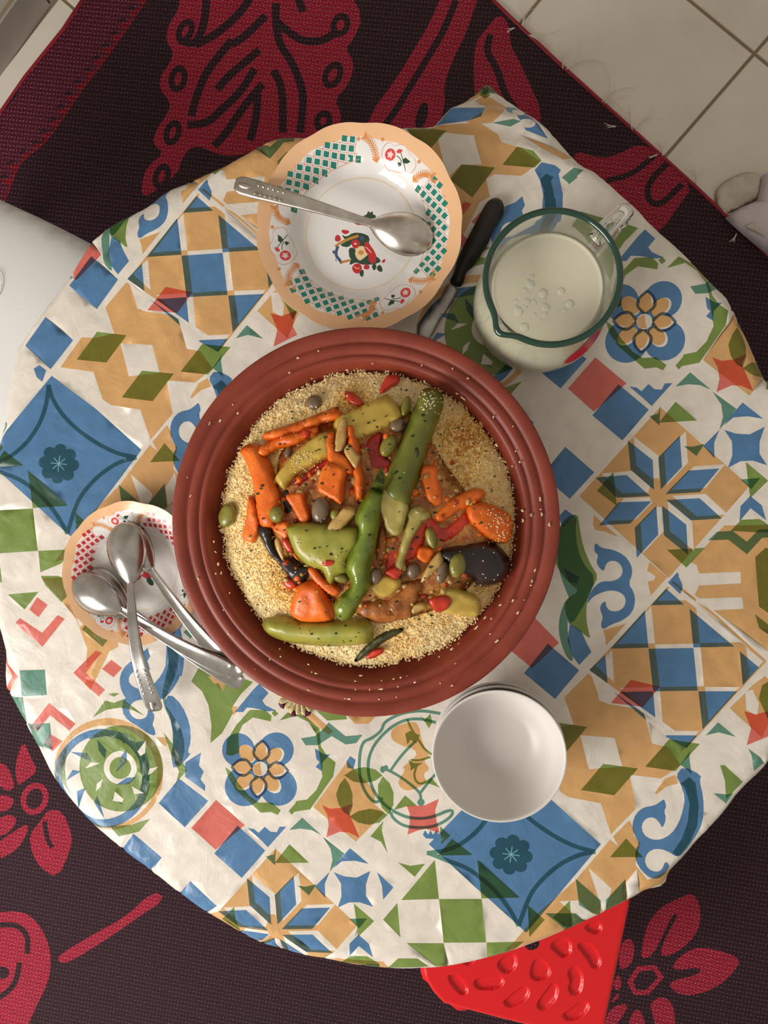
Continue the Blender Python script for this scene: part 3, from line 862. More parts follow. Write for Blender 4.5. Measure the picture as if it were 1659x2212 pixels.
pr('G', cG, [(525, 330), (560, 310), (620, 340), (600, 390), (560, 370), (540, 400)], [(545, 500), (580, 520), (640, 520), (600, 545), (560, 570), (560, 540)], [(615, 200), (650, 240), (690, 200), (700, 260), (680, 295), (650, 250)], [(640, 640), (700, 620), (750, 680), (700, 660)])
# quatrefoil
pr('B', cD, ell(345, 660, 106, 108, 0, 28), ell(590, 658, 114, 112, 0, 28), ell(385, 895, 128, 130, 0, 28), ell(605, 902, 120, 120, 0, 28), ell(480, 780, 130, 130, 0, 24))
pet = []
for k in range(8):
    a = math.radians(k * 45 + 5)
    d = 108 if k % 2 == 0 else 128
    pet.append(ell(485 + d * math.cos(a), 783 + d * math.sin(a), 66, 40 if k % 2 == 0 else 48, math.degrees(a), 18))
for p in pet:
    pr('W', cD, p)
for k, p in enumerate(pet):
    pr('P', cD, [(485 + (x - 485) * .96 - 8, 783 + (y - 783) * .96 - 6) for x, y in p])
for k in range(4):
    a = math.radians(k * 90 + 5)
    ux, uy = math.cos(a), math.sin(a)
    tip = (485 + 185 * ux, 783 + 185 * uy)
    for s in (-1, 1):
        ps('S', cD, [(485 + 50 * ux - 6 * s * uy, 783 + 50 * uy + 6 * s * ux), (485 + 90 * ux - 55 * s * uy, 783 + 90 * uy + 55 * s * ux), (485 + 140 * ux - 48 * s * uy, 783 + 140 * uy + 48 * s * ux), tip], 17)
pr('B', cD, ell(485, 783, 56, 56, 0, 22))
pr('W', cD, ell(485, 783, 47, 47, 0, 22))
pr('P', cD, [(445, 760), (485, 740), (490, 785), (500, 825), (465, 825), (440, 800)])
pr('G', cD, [(265, 690), (270, 600), (330, 500), (420, 400), (520, 400), (560, 440), (555, 475), (440, 450), (370, 500), (345, 560), (350, 680), (300, 700)], [(610, 470), (680, 400), (760, 430), (870, 520), (880, 640), (920, 700), (975, 740), (960, 830), (870, 960), (810, 1045), (710, 1060), (690, 1080), (672, 1055), (710, 1010), (720, 990), (790, 980), (850, 920), (890, 830), (870, 700), (850, 560), (800, 480), (720, 440)],
   [(260, 770), (300, 800), (350, 880), (420, 960), (480, 1000), (560, 1000), (620, 1050), (600, 1080), (560, 1060), (490, 1065), (430, 1010), (330, 920), (280, 840)], [(850, 405), (1040, 420), (1050, 460), (920, 470)], [(580, 400), (605, 425), (580, 445), (560, 420)])
pr('T', cD, [(750, 585), (840, 570), (900, 520), (930, 480), (1040, 570), (1150, 560), (1110, 615), (1040, 625), (950, 570), (860, 630), (780, 630)])
pr('B', cD, [(840, 650), (900, 690), (1000, 690), (1070, 600), (1070, 660), (1000, 740), (940, 690), (890, 740), (880, 900), (860, 890), (890, 800), (845, 770), (870, 740), (850, 720)], [(345, 385), (440, 270), (480, 230), (540, 290), (500, 340), (520, 370), (590, 405), (540, 410), (450, 390), (400, 385), (375, 415), (320, 415)])
pr('B', cE, [(760, 705), (805, 710), (840, 735), (885, 688), (925, 722), (970, 725), (990, 685), (1040, 682), (905, 832), (850, 780)])
pr('B', cA, [(220, 1190), (255, 1165), (300, 1200), (285, 1250), (275, 1275), (240, 1245)])

# the outline of the cloth as it hangs over the round table
TC = Vector(pix(838, 1190, TZ))
TR = 0.436
edge_px = [(1054, 140), (1112, 185), (1160, 238), (1210, 288), (1260, 345), (1290, 355), (1345, 415), (1400, 470), (1480, 540), (1545, 605), (1575, 640), (1600, 690), (1630, 750), (1659, 818), (1659, 1662), (1600, 1728), (1555, 1785), (1510, 1832), (1470, 1880), (1455, 1895), (1448, 1922), (1432, 1937), (1400, 1938), (1370, 1958), (1280, 2000), (1180, 2045), (1060, 2085), (940, 2110), (880, 2110), (800, 2102), (690, 2085), (560, 2055), (500, 2025), (430, 1990), (370, 1940), (300, 1880), (240, 1835), (180, 1790), (140, 1740), (105, 1690), (75, 1630), (40, 1560), (0, 1490),
           (0, 742), (30, 715), (60, 690), (100, 640), (140, 590), (165, 545), (185, 512), (230, 478), (300, 435), (350, 395), (410, 372), (480, 345), (530, 315), (575, 285), (600, 282), (650, 288), (720, 280), (800, 270), (880, 265), (935, 262), (960, 235), (975, 212), (1012, 175)]
tab = []
for px, py in edge_px:
    v = Vector(pix(px, py, TZ)) - TC
    tab.append((math.atan2(v.y, v.x), v.length))
for px_x in (0, 1659):            # out of the frame the rim simply goes on round
    for k in range(1, 10):
        ya, yb = ((742, 1490) if px_x == 0 else (818, 1662))
        v = Vector(pix(px_x, ya + (yb - ya) * k / 10, TZ)) - TC
        tab.append((math.atan2(v.y, v.x), max(v.length, 0.462 + 0.004 * math.sin(k * 2))))
tab.sort()
TH = np.array([t for t, _ in tab])
RR = np.array([r for _, r in tab])
TH = np.concatenate([TH - 2 * math.pi, TH, TH + 2 * math.pi])
RR = np.concatenate([RR, RR, RR])


def rvis(t):
    return float(np.interp(t, TH, RR))


NB = 360
HEM = 0.055
cloth_dom = []
for k in range(NB):
    t = -math.pi + 2 * math.pi * k / NB
    r = rvis(t) + HEM
    cloth_dom.append((TC.x + r * math.cos(t), TC.y + r * math.sin(t)))
RMAX = max(RR) + HEM
shp, shi = [], []
for ink, p in prints:
    wp = [Vector(q) for q in W(p, TZ)]
    for i in (-1, 0, 1):
        for j in (-1, 0, 1):
            s = LA * i + LB * j
            q = [(v.x + s.x, v.y + s.y) for v in wp]
            if min(math.hypot(x - TC.x, y - TC.y) for x, y in q) < RMAX:
                shp.append(q)
                shi.append(ink)
pts = np.vstack([grid_points(cloth_dom, 0.008)])
pr_ = np.hypot(pts[:, 0] - TC.x, pts[:, 1] - TC.y)
extra = []
for k in range(NB):
    t = -math.pi + 2 * math.pi * k / NB
    for e in (-0.012, -0.007, -0.002, 0.004, 0.01):
        r = rvis(t) + e
        extra.append((TC.x + r * math.cos(t), TC.y + r * math.sin(t)))
ov, tris, cov = triangulate(cloth_dom, shp, np.vstack([pts, np.array(extra)]), 2e-6)
cc = ink_colors(cov, shi, CLOTH_INK, hexc('#dfd7cb'))
folds = [((-0.38, 0.20), (-0.05, -0.06), 0.0016), ((0.36, -0.55), (0.12, -0.1), 0.0012), ((-0.5, -0.15), (-0.2, -0.5), 0.0012), ((0.0, -0.45), (-0.35, -0.3), 0.001),
         (pix(1105, 262, TZ), pix(1235, 345, TZ), 0.004), (pix(1085, 268, TZ), pix(1190, 352, TZ), 0.003), (pix(1350, 1960, TZ), pix(1440, 1900, TZ), 0.003), (pix(300, 640, TZ), pix(390, 770, TZ), 0.002), (pix(1500, 1290, TZ), pix(1640, 1560, TZ), 0.0015), (pix(1070, 1700, TZ), pix(1010, 2080, TZ), 0.0012)]


def cloth_z(x, y):
    z = 0.0011 * noise.noise(Vector((x * 22, y * 22, 1))) + 0.0007 * noise.noise(Vector((x * 55, y * 55, 5)))
    for (ax_, ay_), (bx_, by_), hgt in folds:
        ux, uy = bx_ - ax_, by_ - ay_
        L = math.hypot(ux, uy)
        d = ((x - ax_) * -uy + (y - ay_) * ux) / L
        s = ((x - ax_) * ux + (y - ay_) * uy) / L / L
        if 0 < s < 1:
            z += hgt * math.exp(-(d / 0.004) ** 2) * math.sin(math.pi * s)
    return z


cv = []
for p in ov:
    dx, dy = p.x - TC.x, p.y - TC.y
    r, t = math.hypot(dx, dy), math.atan2(dy, dx)
    rv_ = rvis(t)
    rb = 0.014
    s = r - (rv_ - rb)
    z = TZ + cloth_z(p.x, p.y)
    r2 = r
    if s > 0:
        a = min(s / rb, math.pi / 2)
        r2 = rv_ - rb + rb * math.sin(a)
        z -= rb * (1 - math.cos(a)) + max(0.0, s - rb * math.pi / 2)
        r2 -= 0.25 * max(0.0, s - rb * math.pi / 2)
        r2 += 0.003 * noise.noise(Vector((t * 9, 0, 2))) * min(1, s / rb)
    if r2 > TR + 0.012:                                # loose corners sag below the table edge
        q = r2 - TR - 0.012
        z -= 0.45 * q + 0.008 * math.sin(q * 110 + t * 6) * min(1, q / 0.03)
    cv.append((TC.x + r2 * math.cos(t), TC.y + r2 * math.sin(t), z))
M_cloth = new_mat('printed_oilcloth', '#ffffff', 0.33, 0.45)
nt = M_cloth.node_tree
at = nt.nodes.new('ShaderNodeAttribute')
at.attribute_name = 'Print'
bs = nt.nodes['Principled BSDF']
tc = nt.nodes['Texture Coordinate']
mot = nt.nodes.new('ShaderNodeTexNoise')
mot.inputs['Scale'].default_value = 60
mot.inputs['Detail'].default_value = 4
nt.links.new(tc.outputs['Object'], mot.inputs['Vector'])
mr = nt.nodes.new('ShaderNodeMapRange')
mr.inputs['From Min'].default_value = 0.3
mr.inputs['From Max'].default_value = 0.7
mr.inputs['To Min'].default_value = 0.9
mr.inputs['To Max'].default_value = 1.04
nt.links.new(mot.outputs['Fac'], mr.inputs['Value'])
mx = nt.nodes.new('ShaderNodeMixRGB')
mx.blend_type = 'MULTIPLY'
mx.inputs['Fac'].default_value = 1
nt.links.new(at.outputs['Color'], mx.inputs[1])
nt.links.new(mr.outputs['Result'], mx.inputs[2])
nt.links.new(mx.outputs['Color'], bs.inputs['Base Color'])
n1 = nt.nodes.new('ShaderNodeTexNoise')
n1.inputs['Scale'].default_value = 24
n1.inputs['Detail'].default_value = 5
n1.inputs['Roughness'].default_value = 0.55
n1.inputs['Distortion'].default_value = 0.8
nt.links.new(tc.outputs['Object'], n1.inputs['Vector'])
bp = nt.nodes.new('ShaderNodeBump')
bp.inputs['Strength'].default_value = 0.32
bp.inputs['Distance'].default_value = 0.005
nt.links.new(n1.outputs['Fac'], bp.inputs['Height'])
nt.links.new(bp.outputs['Normal'], bs.inputs['Normal'])
tag(mesh_obj('tablecloth', cv, tris, M_cloth, cols=cc), 'patchwork tile print oilcloth draped over the round table', 'tablecloth')
print('cloth tris', len(tris), 'shapes', len(shp))

# table under the cloth
M_table = new_mat('table_wood', '#7a5638', 0.5, var='#6a4a2f', vscale=8)
tbl = tag(empty('round_table', (TC.x, TC.y, 0)), 'low round table hidden under the printed oilcloth', 'table')
prof = [(0.002, TZ - 0.030), (TR - 0.012, TZ - 0.030), (TR - 0.004, TZ - 0.026), (TR - 0.002, TZ - 0.016), (TR - 0.006, TZ - 0.008), (TR - 0.012, TZ - 0.006), (0.002, TZ - 0.006)]
v, f = lathe(prof, 96)
mesh_obj('tabletop', [(x + TC.x, y + TC.y, z) for x, y, z in v], f, M_table, tbl)
for k in range(4):
    a = math.pi / 4 + k * math.pi / 2
    x, y = TC.x + 0.26 * math.cos(a), TC.y + 0.26 * math.sin(a)
    x2, y2 = TC.x + 0.30 * math.cos(a), TC.y + 0.30 * math.sin(a)
    mesh_obj('leg', *tube([(x2, y2, 0.0075), (x, y, TZ - 0.031)], [0.016, 0.022], 12), M_table, tbl)

# ------------------------------------------------------------------ earthenware dish
OZ = TZ + 0.0015                     # things stand on the cloth
DC = Vector(pix(782, 1131, TZ + 0.075))
M_clay = new_mat('red_clay', '#8a3c2b', 0.42, 0.4, var='#7c3325', vscale=30, bump=0.15, bscale=350, bdist=0.0006)
dish = tag(empty('serving_dish', (DC.x, DC.y, OZ)), 'large round red clay dish with grooved rim holding the couscous', 'dish')
prof = [(0.002, 0.0), (0.095, 0.0), (0.105, 0.003), (0.125, 0.020), (0.150, 0.042), (0.172, 0.060), (0.1835, 0.068), (0.1868, 0.0715), (0.187, 0.0742), (0.1855, 0.0755), (0.180, 0.0748), (0.1745, 0.0738),
        (0.1732, 0.0722), (0.172, 0.0732), (0.1695, 0.0745), (0.166, 0.0742), (0.1628, 0.0728), (0.1618, 0.0708), (0.1605, 0.0722), (0.1585, 0.0728), (0.1555, 0.0718), (0.1535, 0.0690),
        (0.1515, 0.062), (0.1475, 0.054), (0.140, 0.046), (0.125, 0.040), (0.10, 0.036), (0.05, 0.034), (0.002, 0.0335)]
v, f = lathe(prof, 160)
mesh_obj('dish_body', [(x * 1.034 + DC.x, y * 1.034 + DC.y, z + OZ) for x, y, z in v], f, M_clay, dish)

# ruffled crochet mat peeping out under the dish
M_cream = new_mat('cream_yarn', '#d9c9a0', 0.8, 0.2, var='#b7a273', vscale=300, bump=0.5, bscale=500)
M_wine = new_mat('wine_yarn', '#5e1c34', 0.6, 0.3, var='#3d1424', vscale=200, bump=0.4, bscale=400)
tc_ = Vector(pix(646, 1500, TZ + 0.006))
tr = tag(empty('ruffled_coaster', (tc_.x, tc_.y, OZ)), 'small cream and wine ruffled coaster half hidden under the clay dish', 'coaster')
V, Fc = [], []
n = 120
for k, r in enumerate([0.002, 0.010, 0.016, 0.0205, 0.0225]):
    for i in range(n):
        t = 2 * math.pi * i / n
        rr = r * (1 + 0.06 * math.sin(t * 9))
        V.append((tc_.x + rr * math.cos(t), tc_.y + rr * math.sin(t), OZ + 0.003 + 0.003 * math.sin(t * 18) * (r / 0.022) - 0.0015 * (k == 4)))
for k in range(4):
    for i in range(n):
        j = (i + 1) % n
        Fc.append((k * n + i, k * n + j, (k + 1) * n + j, (k + 1) * n + i))
cr = mesh_obj('ruffle', V, Fc, M_cream, tr)
sm_ = cr.modifiers.new('thick', 'SOLIDIFY')
sm_.thickness = 0.0015
for k in range(9):
    t = 2 * math.pi * (k + 0.3) / 9
    c = (tc_.x + 0.0222 * math.cos(t), tc_.y + 0.0222 * math.sin(t))
    e = ell(c[0], c[1], 0.0036, 0.0052, math.degrees(t), 12)
    pillow('wine_scallop', e, lambda x, y: OZ + 0.0042, 0.002, 0.003, M_wine, tr)

# ------------------------------------------------------------------ couscous
MC = Vector(pix(792, 1122, TZ + 0.055))
RC = 0.1490


def hm(x, y):
    dx, dy = x - MC.x, y - MC.y
    r, t = math.hypot(dx, dy), math.atan2(dy, dx)
    q = min(1.0, r / RC)
    return OZ + 0.0555 + 0.040 * (1 - q * q) ** 0.8


def rim_r(t):
    return RC * (1 + 0.018 * noise.noise(Vector((math.cos(t) * 2, math.sin(t) * 2, 4))) + 0.022 * noise.noise(Vector((math.cos(t) * 9, math.sin(t) * 9, 1))) + 0.02 * noise.noise(Vector((math.cos(t) * 26, math.sin(t) * 26, 7))))


nr, nth = 70, 320
V, Fc = [(MC.x, MC.y, hm(MC.x, MC.y))], []
for k in range(1, nr + 1):
    for i in range(nth):
        t = 2 * math.pi * i / nth
        r = rim_r(t) * (k / nr) ** 0.85
        x, y = MC.x + r * math.cos(t), MC.y + r * math.sin(t)
        nz = 0.0016 * noise.noise(Vector((x * 150, y * 150, 0))) + 0.0013 * noise.noise(Vector((x * 420, y * 420, 3))) + 0.0022 * noise.noise(Vector((x * 45, y * 45, 8)))
        V.append((x, y, hm(x, y) + nz - (0.004 if k == nr else 0)))
for i in range(nth):
    Fc.append((0, 1 + i, 1 + (i + 1) % nth))
for k in range(nr - 1):
    for i in range(nth):
        j = (i + 1) % nth
        Fc.append((1 + k * nth + i, 1 + (k + 1) * nth + i, 1 + (k + 1) * nth + j, 1 + k * nth + j))
b0_ = len(V)
for i in range(nth):
    x, y, z = V[1 + (nr - 1) * nth + i]
    V.append((MC.x + (x - MC.x) * 0.97, MC.y + (y - MC.y) * 0.97, OZ + 0.050))
for i in range(nth):
    j = (i + 1) % nth
    Fc.append((1 + (nr - 1) * nth + i, b0_ + i, b0_ + j, 1 + (nr - 1) * nth + j))
FOOD_V.extend(V)
FOOD_F.extend([f_[:3] for f_ in Fc] + [(f_[0], f_[2], f_[3]) for f_ in Fc if len(f_) == 4])
bm = bmesh.new()
bmesh.ops.create_icosphere(bm, subdivisions=1, radius=1.0)
ICO_V = np.array([v_.co[:] for v_ in bm.verts])
ICO_F = np.array([[v_.index for v_ in f_.verts] for f_ in bm.faces])
bm.free()


def grains(P, rmin, rmax):
    n_ = len(P)
    r = RNG.uniform(rmin, rmax, (n_, 1, 1)) * RNG.uniform(0.7, 1.25, (n_, 1, 3))
    jit = RNG.uniform(0.8, 1.2, (n_, len(ICO_V), 1))
    GV = ICO_V[None] * r * jit + np.asarray(P)[:, None, :]
    GF = ICO_F[None] + (np.arange(n_) * len(ICO_V))[:, None, None]
    return GV.reshape(-1, 3), GF.reshape(-1, 3)


bvh = BVHTree.FromPolygons(V, Fc)
GP = []
while len(GP) < 17000:
    t = random.uniform(0, 2 * math.pi)
    q = random.random() ** 0.42
    r = rim_r(t) * q * 1.0
    x, y = MC.x + r * math.cos(t), MC.y + r * math.sin(t)
    h = bvh.ray_cast(Vector((x, y, 2)), Vector((0, 0, -1)))
    if h[0]:
        GP.append((x, y, h[0].z + random.uniform(-0.0002, 0.0007)))
for k in range(1400):                     # crumbly lumps round the edge
    t = random.uniform(0, 2 * math.pi)
    r = rim_r(t) * random.uniform(0.975, 1.012)
    GP.append((MC.x + r * math.cos(t), MC.y + r * math.sin(t), OZ + 0.0565 + max(0, (1.0 - r / RC)) * 0.10 + random.uniform(0, 0.002)))
gv, gf = grains(GP, 0.0006, 0.00125)
k = len(V)
V2 = [tuple(q) for q in V] + [tuple(q) for q in gv]
F2 = [tuple(q) for q in Fc] + [tuple(q) for q in (gf + k)]
M_cous = new_mat('couscous_grain', '#e6d3a0', 0.65, 0.2)
cat_ = M_cous.node_tree.nodes.new('ShaderNodeAttribute')
cat_.attribute_name = 'Print'
M_cous.node_tree.links.new(cat_.outputs['Color'], M_cous.node_tree.nodes['Principled BSDF'].inputs['Base Color'])
STAIN = [(1000, 950, 60, 1.0), (990, 1050, 60, .8), (640, 1260, 55, 1.0), (600, 1200, 45, .7), (760, 870, 40, .9), (740, 1100, 170, 1.1), (900, 1150, 150, 1.1), (860, 1380, 60, .5), (1040, 1240, 50, .8), (640, 980, 60, .6)]
STW = [(Vector(pix(x_, y_, TZ + 0.075)), r_ * 0.00046, f_) for x_, y_, r_, f_ in STAIN]


def grain_colors(C):
    C = np.asarray(C)
    f_ = np.zeros(len(C))
    for p_, r_, k_ in STW:
        f_ = np.maximum(f_, k_ * np.exp(-((C[:, 0] - p_.x) ** 2 + (C[:, 1] - p_.y) ** 2) / (1.6 * r_ * r_)))
    f_ = np.clip(f_ * RNG.uniform(0.3, 1.25, len(C)) + RNG.uniform(-0.1, 0.18, len(C)), 0, 1)[:, None]
    a_, b_, c_ = np.array(hexc('#efe0b4')), np.array(hexc('#e2b864')), np.array(hexc('#b87a38'))
    return np.where(f_ < 0.6, a_ + (b_ - a_) * f_ / 0.6, b_ + (c_ - b_) * (f_ - 0.6) / 0.4)


cen = np.array([np.mean([V[i] for i in q], axis=0) for q in Fc])
gcol = np.vstack([grain_colors(cen), np.repeat(grain_colors(GP), len(ICO_F), axis=0)])
tag(mesh_obj('couscous', V2, F2, M_cous, smooth=False, cols=gcol), 'mound of pale yellow steamed couscous heaped in the clay dish', 'couscous', kind='stuff')
CP = []
rim_tab = [(0.153, 0.069), (0.158, 0.0727), (0.166, 0.0742), (0.176, 0.0741), (0.183, 0.0752)]
for q in range(150):
    t = random.uniform(0, 2 * math.pi)
    if q % 3 and not (-1.7 < (t if t < math.pi else t - 2 * math.pi) < 1.2):
        continue
    r, z = random.choice(rim_tab[:4] if q % 4 else rim_tab)
    for s in range(random.choice((1, 1, 1, 2, 3))):
        CP.append((DC.x + (r + random.uniform(-.0006, .0006)) * math.cos(t + s * .006), DC.y + r * math.sin(t + s * .006), OZ + z + 0.0006))
gv, gf = grains(CP, 0.0006, 0.0011)
tag(mesh_obj('couscous_crumbs', gv, gf, M_cous, smooth=False, cols=np.tile(np.array(hexc('#efe0b4')), (len(gf), 1))), 'loose couscous crumbs scattered on the clay rim', 'crumbs', kind='stuff')

# ------------------------------------------------------------------ vegetables
VM = dict(
    carrot=new_mat('cooked_carrot', '#e8741c', 0.38, 0.45, var='#d85e16', vscale=60, bump=0.45, bscale=260, bdist=0.001, sss=0.2, coat=0.1),
    zucchini=new_mat('zucchini_skin', '#76792a', 0.36, 0.5, var='#636a22', vscale=50, bump=0.12, bscale=120, bdist=0.001, sss=0.15, coat=0.3),
    pale_zucchini=new_mat('pale_zucchini_skin', '#a59c3c', 0.36, 0.5, var='#8b8c32', vscale=45, bump=0.15, bscale=120, bdist=0.001, sss=0.2, coat=0.3),
    potato=new_mat('cooked_turnip', '#cdb052', 0.36, 0.45, var='#bd9c40', vscale=40, bump=0.15, bscale=140, bdist=0.001, sss=0.3, coat=0.25),
    pale=new_mat('cooked_marrow', '#bfb168', 0.36, 0.45, var='#a99a4e', vscale=60, bump=0.25, bscale=150, bdist=0.001, sss=0.3, coat=0.25),
    onion=new_mat('cooked_onion', '#c9a763', 0.3, 0.5, var='#b48c4c', vscale=90, bump=0.15, bscale=200, bdist=0.001, sss=0.3, coat=0.4),
    redpep=new_mat('red_pepper', '#a8180f', 0.28, 0.5, var='#8a120c', vscale=60, bump=0.2, bscale=120, bdist=0.001, coat=0.4),
    tomato=new_mat('cooked_tomato', '#d2391c', 0.3, 0.5, var='#b52b14', vscale=120, bump=0.35, bscale=250, bdist=0.001, sss=0.2, coat=0.4),
    eggplant=new_mat('eggplant_skin', '#1d1518', 0.32, 0.5, var='#2a1f1c', vscale=40, bump=0.35, bscale=90, bdist=0.0015, coat=0.3),
    chili=new_mat('green_chili', '#7d8d2c', 0.22, 0.55, var='#5a701c', vscale=45, bump=0.25, bscale=90, bdist=0.0015, sss=0.15, coat=0.5),
    bean=new_mat('fava_bean', '#8c8436', 0.32, 0.5, var='#757029', vscale=90, bump=0.12, bscale=200, bdist=0.0008, sss=0.2, coat=0.35),
    brownbean=new_mat('brown_bean', '#7d664c', 0.32, 0.5, var='#665446', vscale=90, bump=0.12, bscale=200, bdist=0.0008, sss=0.15, coat=0.35),
    meat=new_mat('braised_chicken', '#b06a2c', 0.45, 0.4, var='#8a4d20', vscale=70, bump=0.7, bscale=140, bdist=0.002, sss=0.15, coat=0.25),
    peel=new_mat('dark_peel', '#4a4a26', 0.4, 0.4, var='#37361f', vscale=80, bump=0.2, bscale=150),
)
M_eye = new_mat('bean_eye', '#1a1210', 0.4)
k1, k2, k3, k4 = (440, 780), (780, 780), (440, 1100), (780, 1100)
KS = 1659 / 360.0


def veg(name, label, cat, mkey, o, pts, off=0.0, h=0.008, rad=0.006, sm=2, amp=0.0006, group=None, sharp=1.0, freq=130, under=0.5):
    p = crop(o, pts, KS)
    p = spline(p, 4) if sm == 2 else (spline(chaikin(p, 1), 2) if sm else p)
    pcx, pcy = sum(q[0] for q in p) / len(p), sum(q[1] for q in p) / len(p)
    if mkey != 'sauce':
        p = [(pcx + (x - pcx) * 1.06, pcy + (y - pcy) * 1.06) for x, y in p]
    z = TZ + 0.085
    for _ in range(3):
        wpts = W(p, z)
        cx = sum(q[0] for q in wpts) / len(wpts)
        cy = sum(q[1] for q in wpts) / len(wpts)
        z = hm(cx, cy) + off
    if mkey in ('carrot', 'potato', 'pale'):
        rad *= 0.62
        amp = max(amp, 0.0011)
    e = 0.02
    gx = (hm(cx + e, cy) - hm(cx - e, cy)) / (2 * e) * .75
    gy = (hm(cx, cy + e) - hm(cx, cy - e)) / (2 * e) * .75
    base = (lambda x, y: z + gx * (x - cx) + gy * (y - cy)) if mkey != 'sauce' else (lambda x, y: hm(x, y) + off)
    return tag(pillow(name, wpts, base, h, rad, VM[mkey], amp=amp, food=True, sharp=sharp, freq=freq, under=under), label, cat, group)


# lowest layer first
M_sauce = new_mat('stewed_sauce', '#9a4a1c', 0.4, 0.45, var='#c08a3e', vscale=120, bump=0.8, bscale=220, bdist=0.003, coat=0.3)
VM['sauce'] = M_sauce
tag(veg('stewed_sauce', 'mash of stewed onion and tomato sauce under the vegetable pieces', 'sauce', 'sauce', (0, 0), [(x_ * KS, y_ * KS) for x_, y_ in [(610, 960), (740, 895), (880, 880), (960, 1000), (1020, 1080), (1075, 1160), (1050, 1225), (985, 1300), (850, 1345), (720, 1310), (650, 1215), (580, 1160), (590, 1040)]], 0.0018, 0.003, 0.02, amp=0.006, freq=150), kind='stuff')
veg('red_pepper_piece', 'soft red pepper sheet under the turnip sticks, beside the long zucchini', 'pepper', 'redpep', k2, [(-30, 900), (80, 770), (200, 720), (215, 870), (270, 960), (315, 1000), (290, 1060), (140, 1080), (-20, 1030)], 0.001, 0.004, 0.006)
veg('red_pepper_strip', 'narrow red pepper strip lying below the curved turnip stick', 'pepper', 'redpep', k1, [(890, 1200), (1050, 1080), (1250, 950), (1275, 1020), (1180, 1080), (1050, 1175), (960, 1225)], 0.001, 0.005, 0.004)
veg('chicken_piece', 'braised brown chicken piece at the foot of the green chili', 'meat', 'meat', k4, [(-20, 990), (40, 900), (300, 840), (480, 700), (610, 730), (560, 900), (500, 1060), (380, 1100), (200, 1135), (60, 1085)], -0.001, 0.011, 0.012, amp=0.004, freq=160)
veg('chicken_shred', 'thin shred of orange chicken between chili and pale marrow', 'meat', 'meat', k4, [(150, 500), (160, 300), (220, 130), (250, 250), (255, 420), (200, 560)], 0.004, 0.006, 0.006, amp=0.002)
veg('tomato_pulp', 'soft red tomato pulp spread between pale marrow and carrots', 'tomato', 'tomato', k2, [(600, 1420), (720, 1540), (830, 1640), (1000, 1500), (1080, 1600), (980, 1720), (800, 1820), (700, 1780), (640, 1660), (560, 1500)], -0.0005, 0.006, 0.008, amp=0.002)
veg('tomato_pulp', 'red tomato pulp in the hollow beside the pale marrow stick', 'tomato', 'tomato', k4, [(240, 620), (260, 380), (420, 340), (540, 150), (650, 140), (640, 300), (600, 420), (500, 520), (400, 600), (320, 650)], 0.0, 0.006, 0.007, amp=0.002)
veg('carrot_stick', 'orange carrot stick along the top edge of the couscous, under another', 'carrot', 'carrot', k1, [(620, 705), (800, 645), (1000, 580), (1285, 468), (1330, 490), (1392, 555), (1370, 590), (1180, 640), (900, 740), (650, 785)], 0.0015, 0.008, 0.0045)
veg('carrot_stick', 'flat orange carrot stick with blunt end pointing at the long curved carrot', 'carrot', 'carrot', k1, [(545, 880), (560, 850), (700, 770), (860, 710), (1200, 640), (1340, 600), (1300, 660), (1090, 745), (930, 828), (760, 872), (610, 950), (580, 955)], 0.004, 0.008, 0.0035)
veg('curved_carrot', 'long curved whole carrot half lying at the edge beside a fava bean', 'carrot', 'carrot', k1, [(352, 905), (430, 843), (540, 850), (610, 950), (660, 1010), (715, 1150), (775, 1350), (770, 1480), (735, 1620), (640, 1645), (560, 1600), (520, 1400), (500, 1250), (440, 1080), (395, 980)], 0.002, 0.011, 0.012)
veg('carrot_stick', 'square ended carrot stick leaning on the outer side of the curved carrot', 'carrot', 'carrot', k1, [(440, 1360), (480, 1350), (540, 1440), (580, 1640), (540, 1760), (500, 1805), (470, 1800), (385, 1765), (375, 1740), (420, 1600)], 0.001, 0.008, 0.004, 1)
veg('turnip_stick', 'long yellow turnip stick leaning on the top end of the long zucchini', 'turnip', 'potato', k2, [(-260, 640), (-190, 540), (0, 450), (220, 345), (250, 345), (320, 400), (395, 490), (405, 560), (300, 650), (100, 735), (-20, 800), (-160, 770)], 0.001, 0.012, 0.009)
veg('turnip_stick', 'curved pale yellow turnip stick dotted with grains, cut end near red pepper', 'turnip', 'potato', k1, [(722, 1170), (760, 1090), (830, 1000), (960, 860), (1100, 765), (1215, 720), (1250, 800), (1260, 930), (1130, 1015), (960, 1105), (880, 1190), (830, 1265), (805, 1262)], 0.006, 0.010, 0.008)
veg('eggplant_strip', 'wrinkled glossy black eggplant strip under the green zucchini slab', 'eggplant', 'eggplant', k3, [(535, 215), (575, 165), (690, 195), (705, 300), (760, 450), (830, 470), (900, 475), (960, 530), (1085, 565), (1040, 650), (950, 745), (870, 700), (760, 560), (660, 455), (590, 330), (555, 265)], 0.001, 0.009, 0.009, amp=0.003, freq=120)
veg('eggplant_piece', 'dark eggplant piece under the small carrot wedge and beans', 'eggplant', 'eggplant', k1, [(780, 1320), (850, 1280), (900, 1420), (980, 1640), (900, 1660), (800, 1600), (790, 1450)], 0.000, 0.005, 0.006)
veg('eggplant', 'smooth black eggplant half lying against the clay rim', 'eggplant', 'eggplant', k4, [(745, 405), (880, 380), (1050, 343), (1230, 333), (1360, 378), (1445, 475), (1475, 560), (1450, 660), (1360, 735), (1230, 765), (1150, 745), (1120, 690), (1030, 650), (900, 570), (800, 480)], 0.003, 0.017, 0.018)
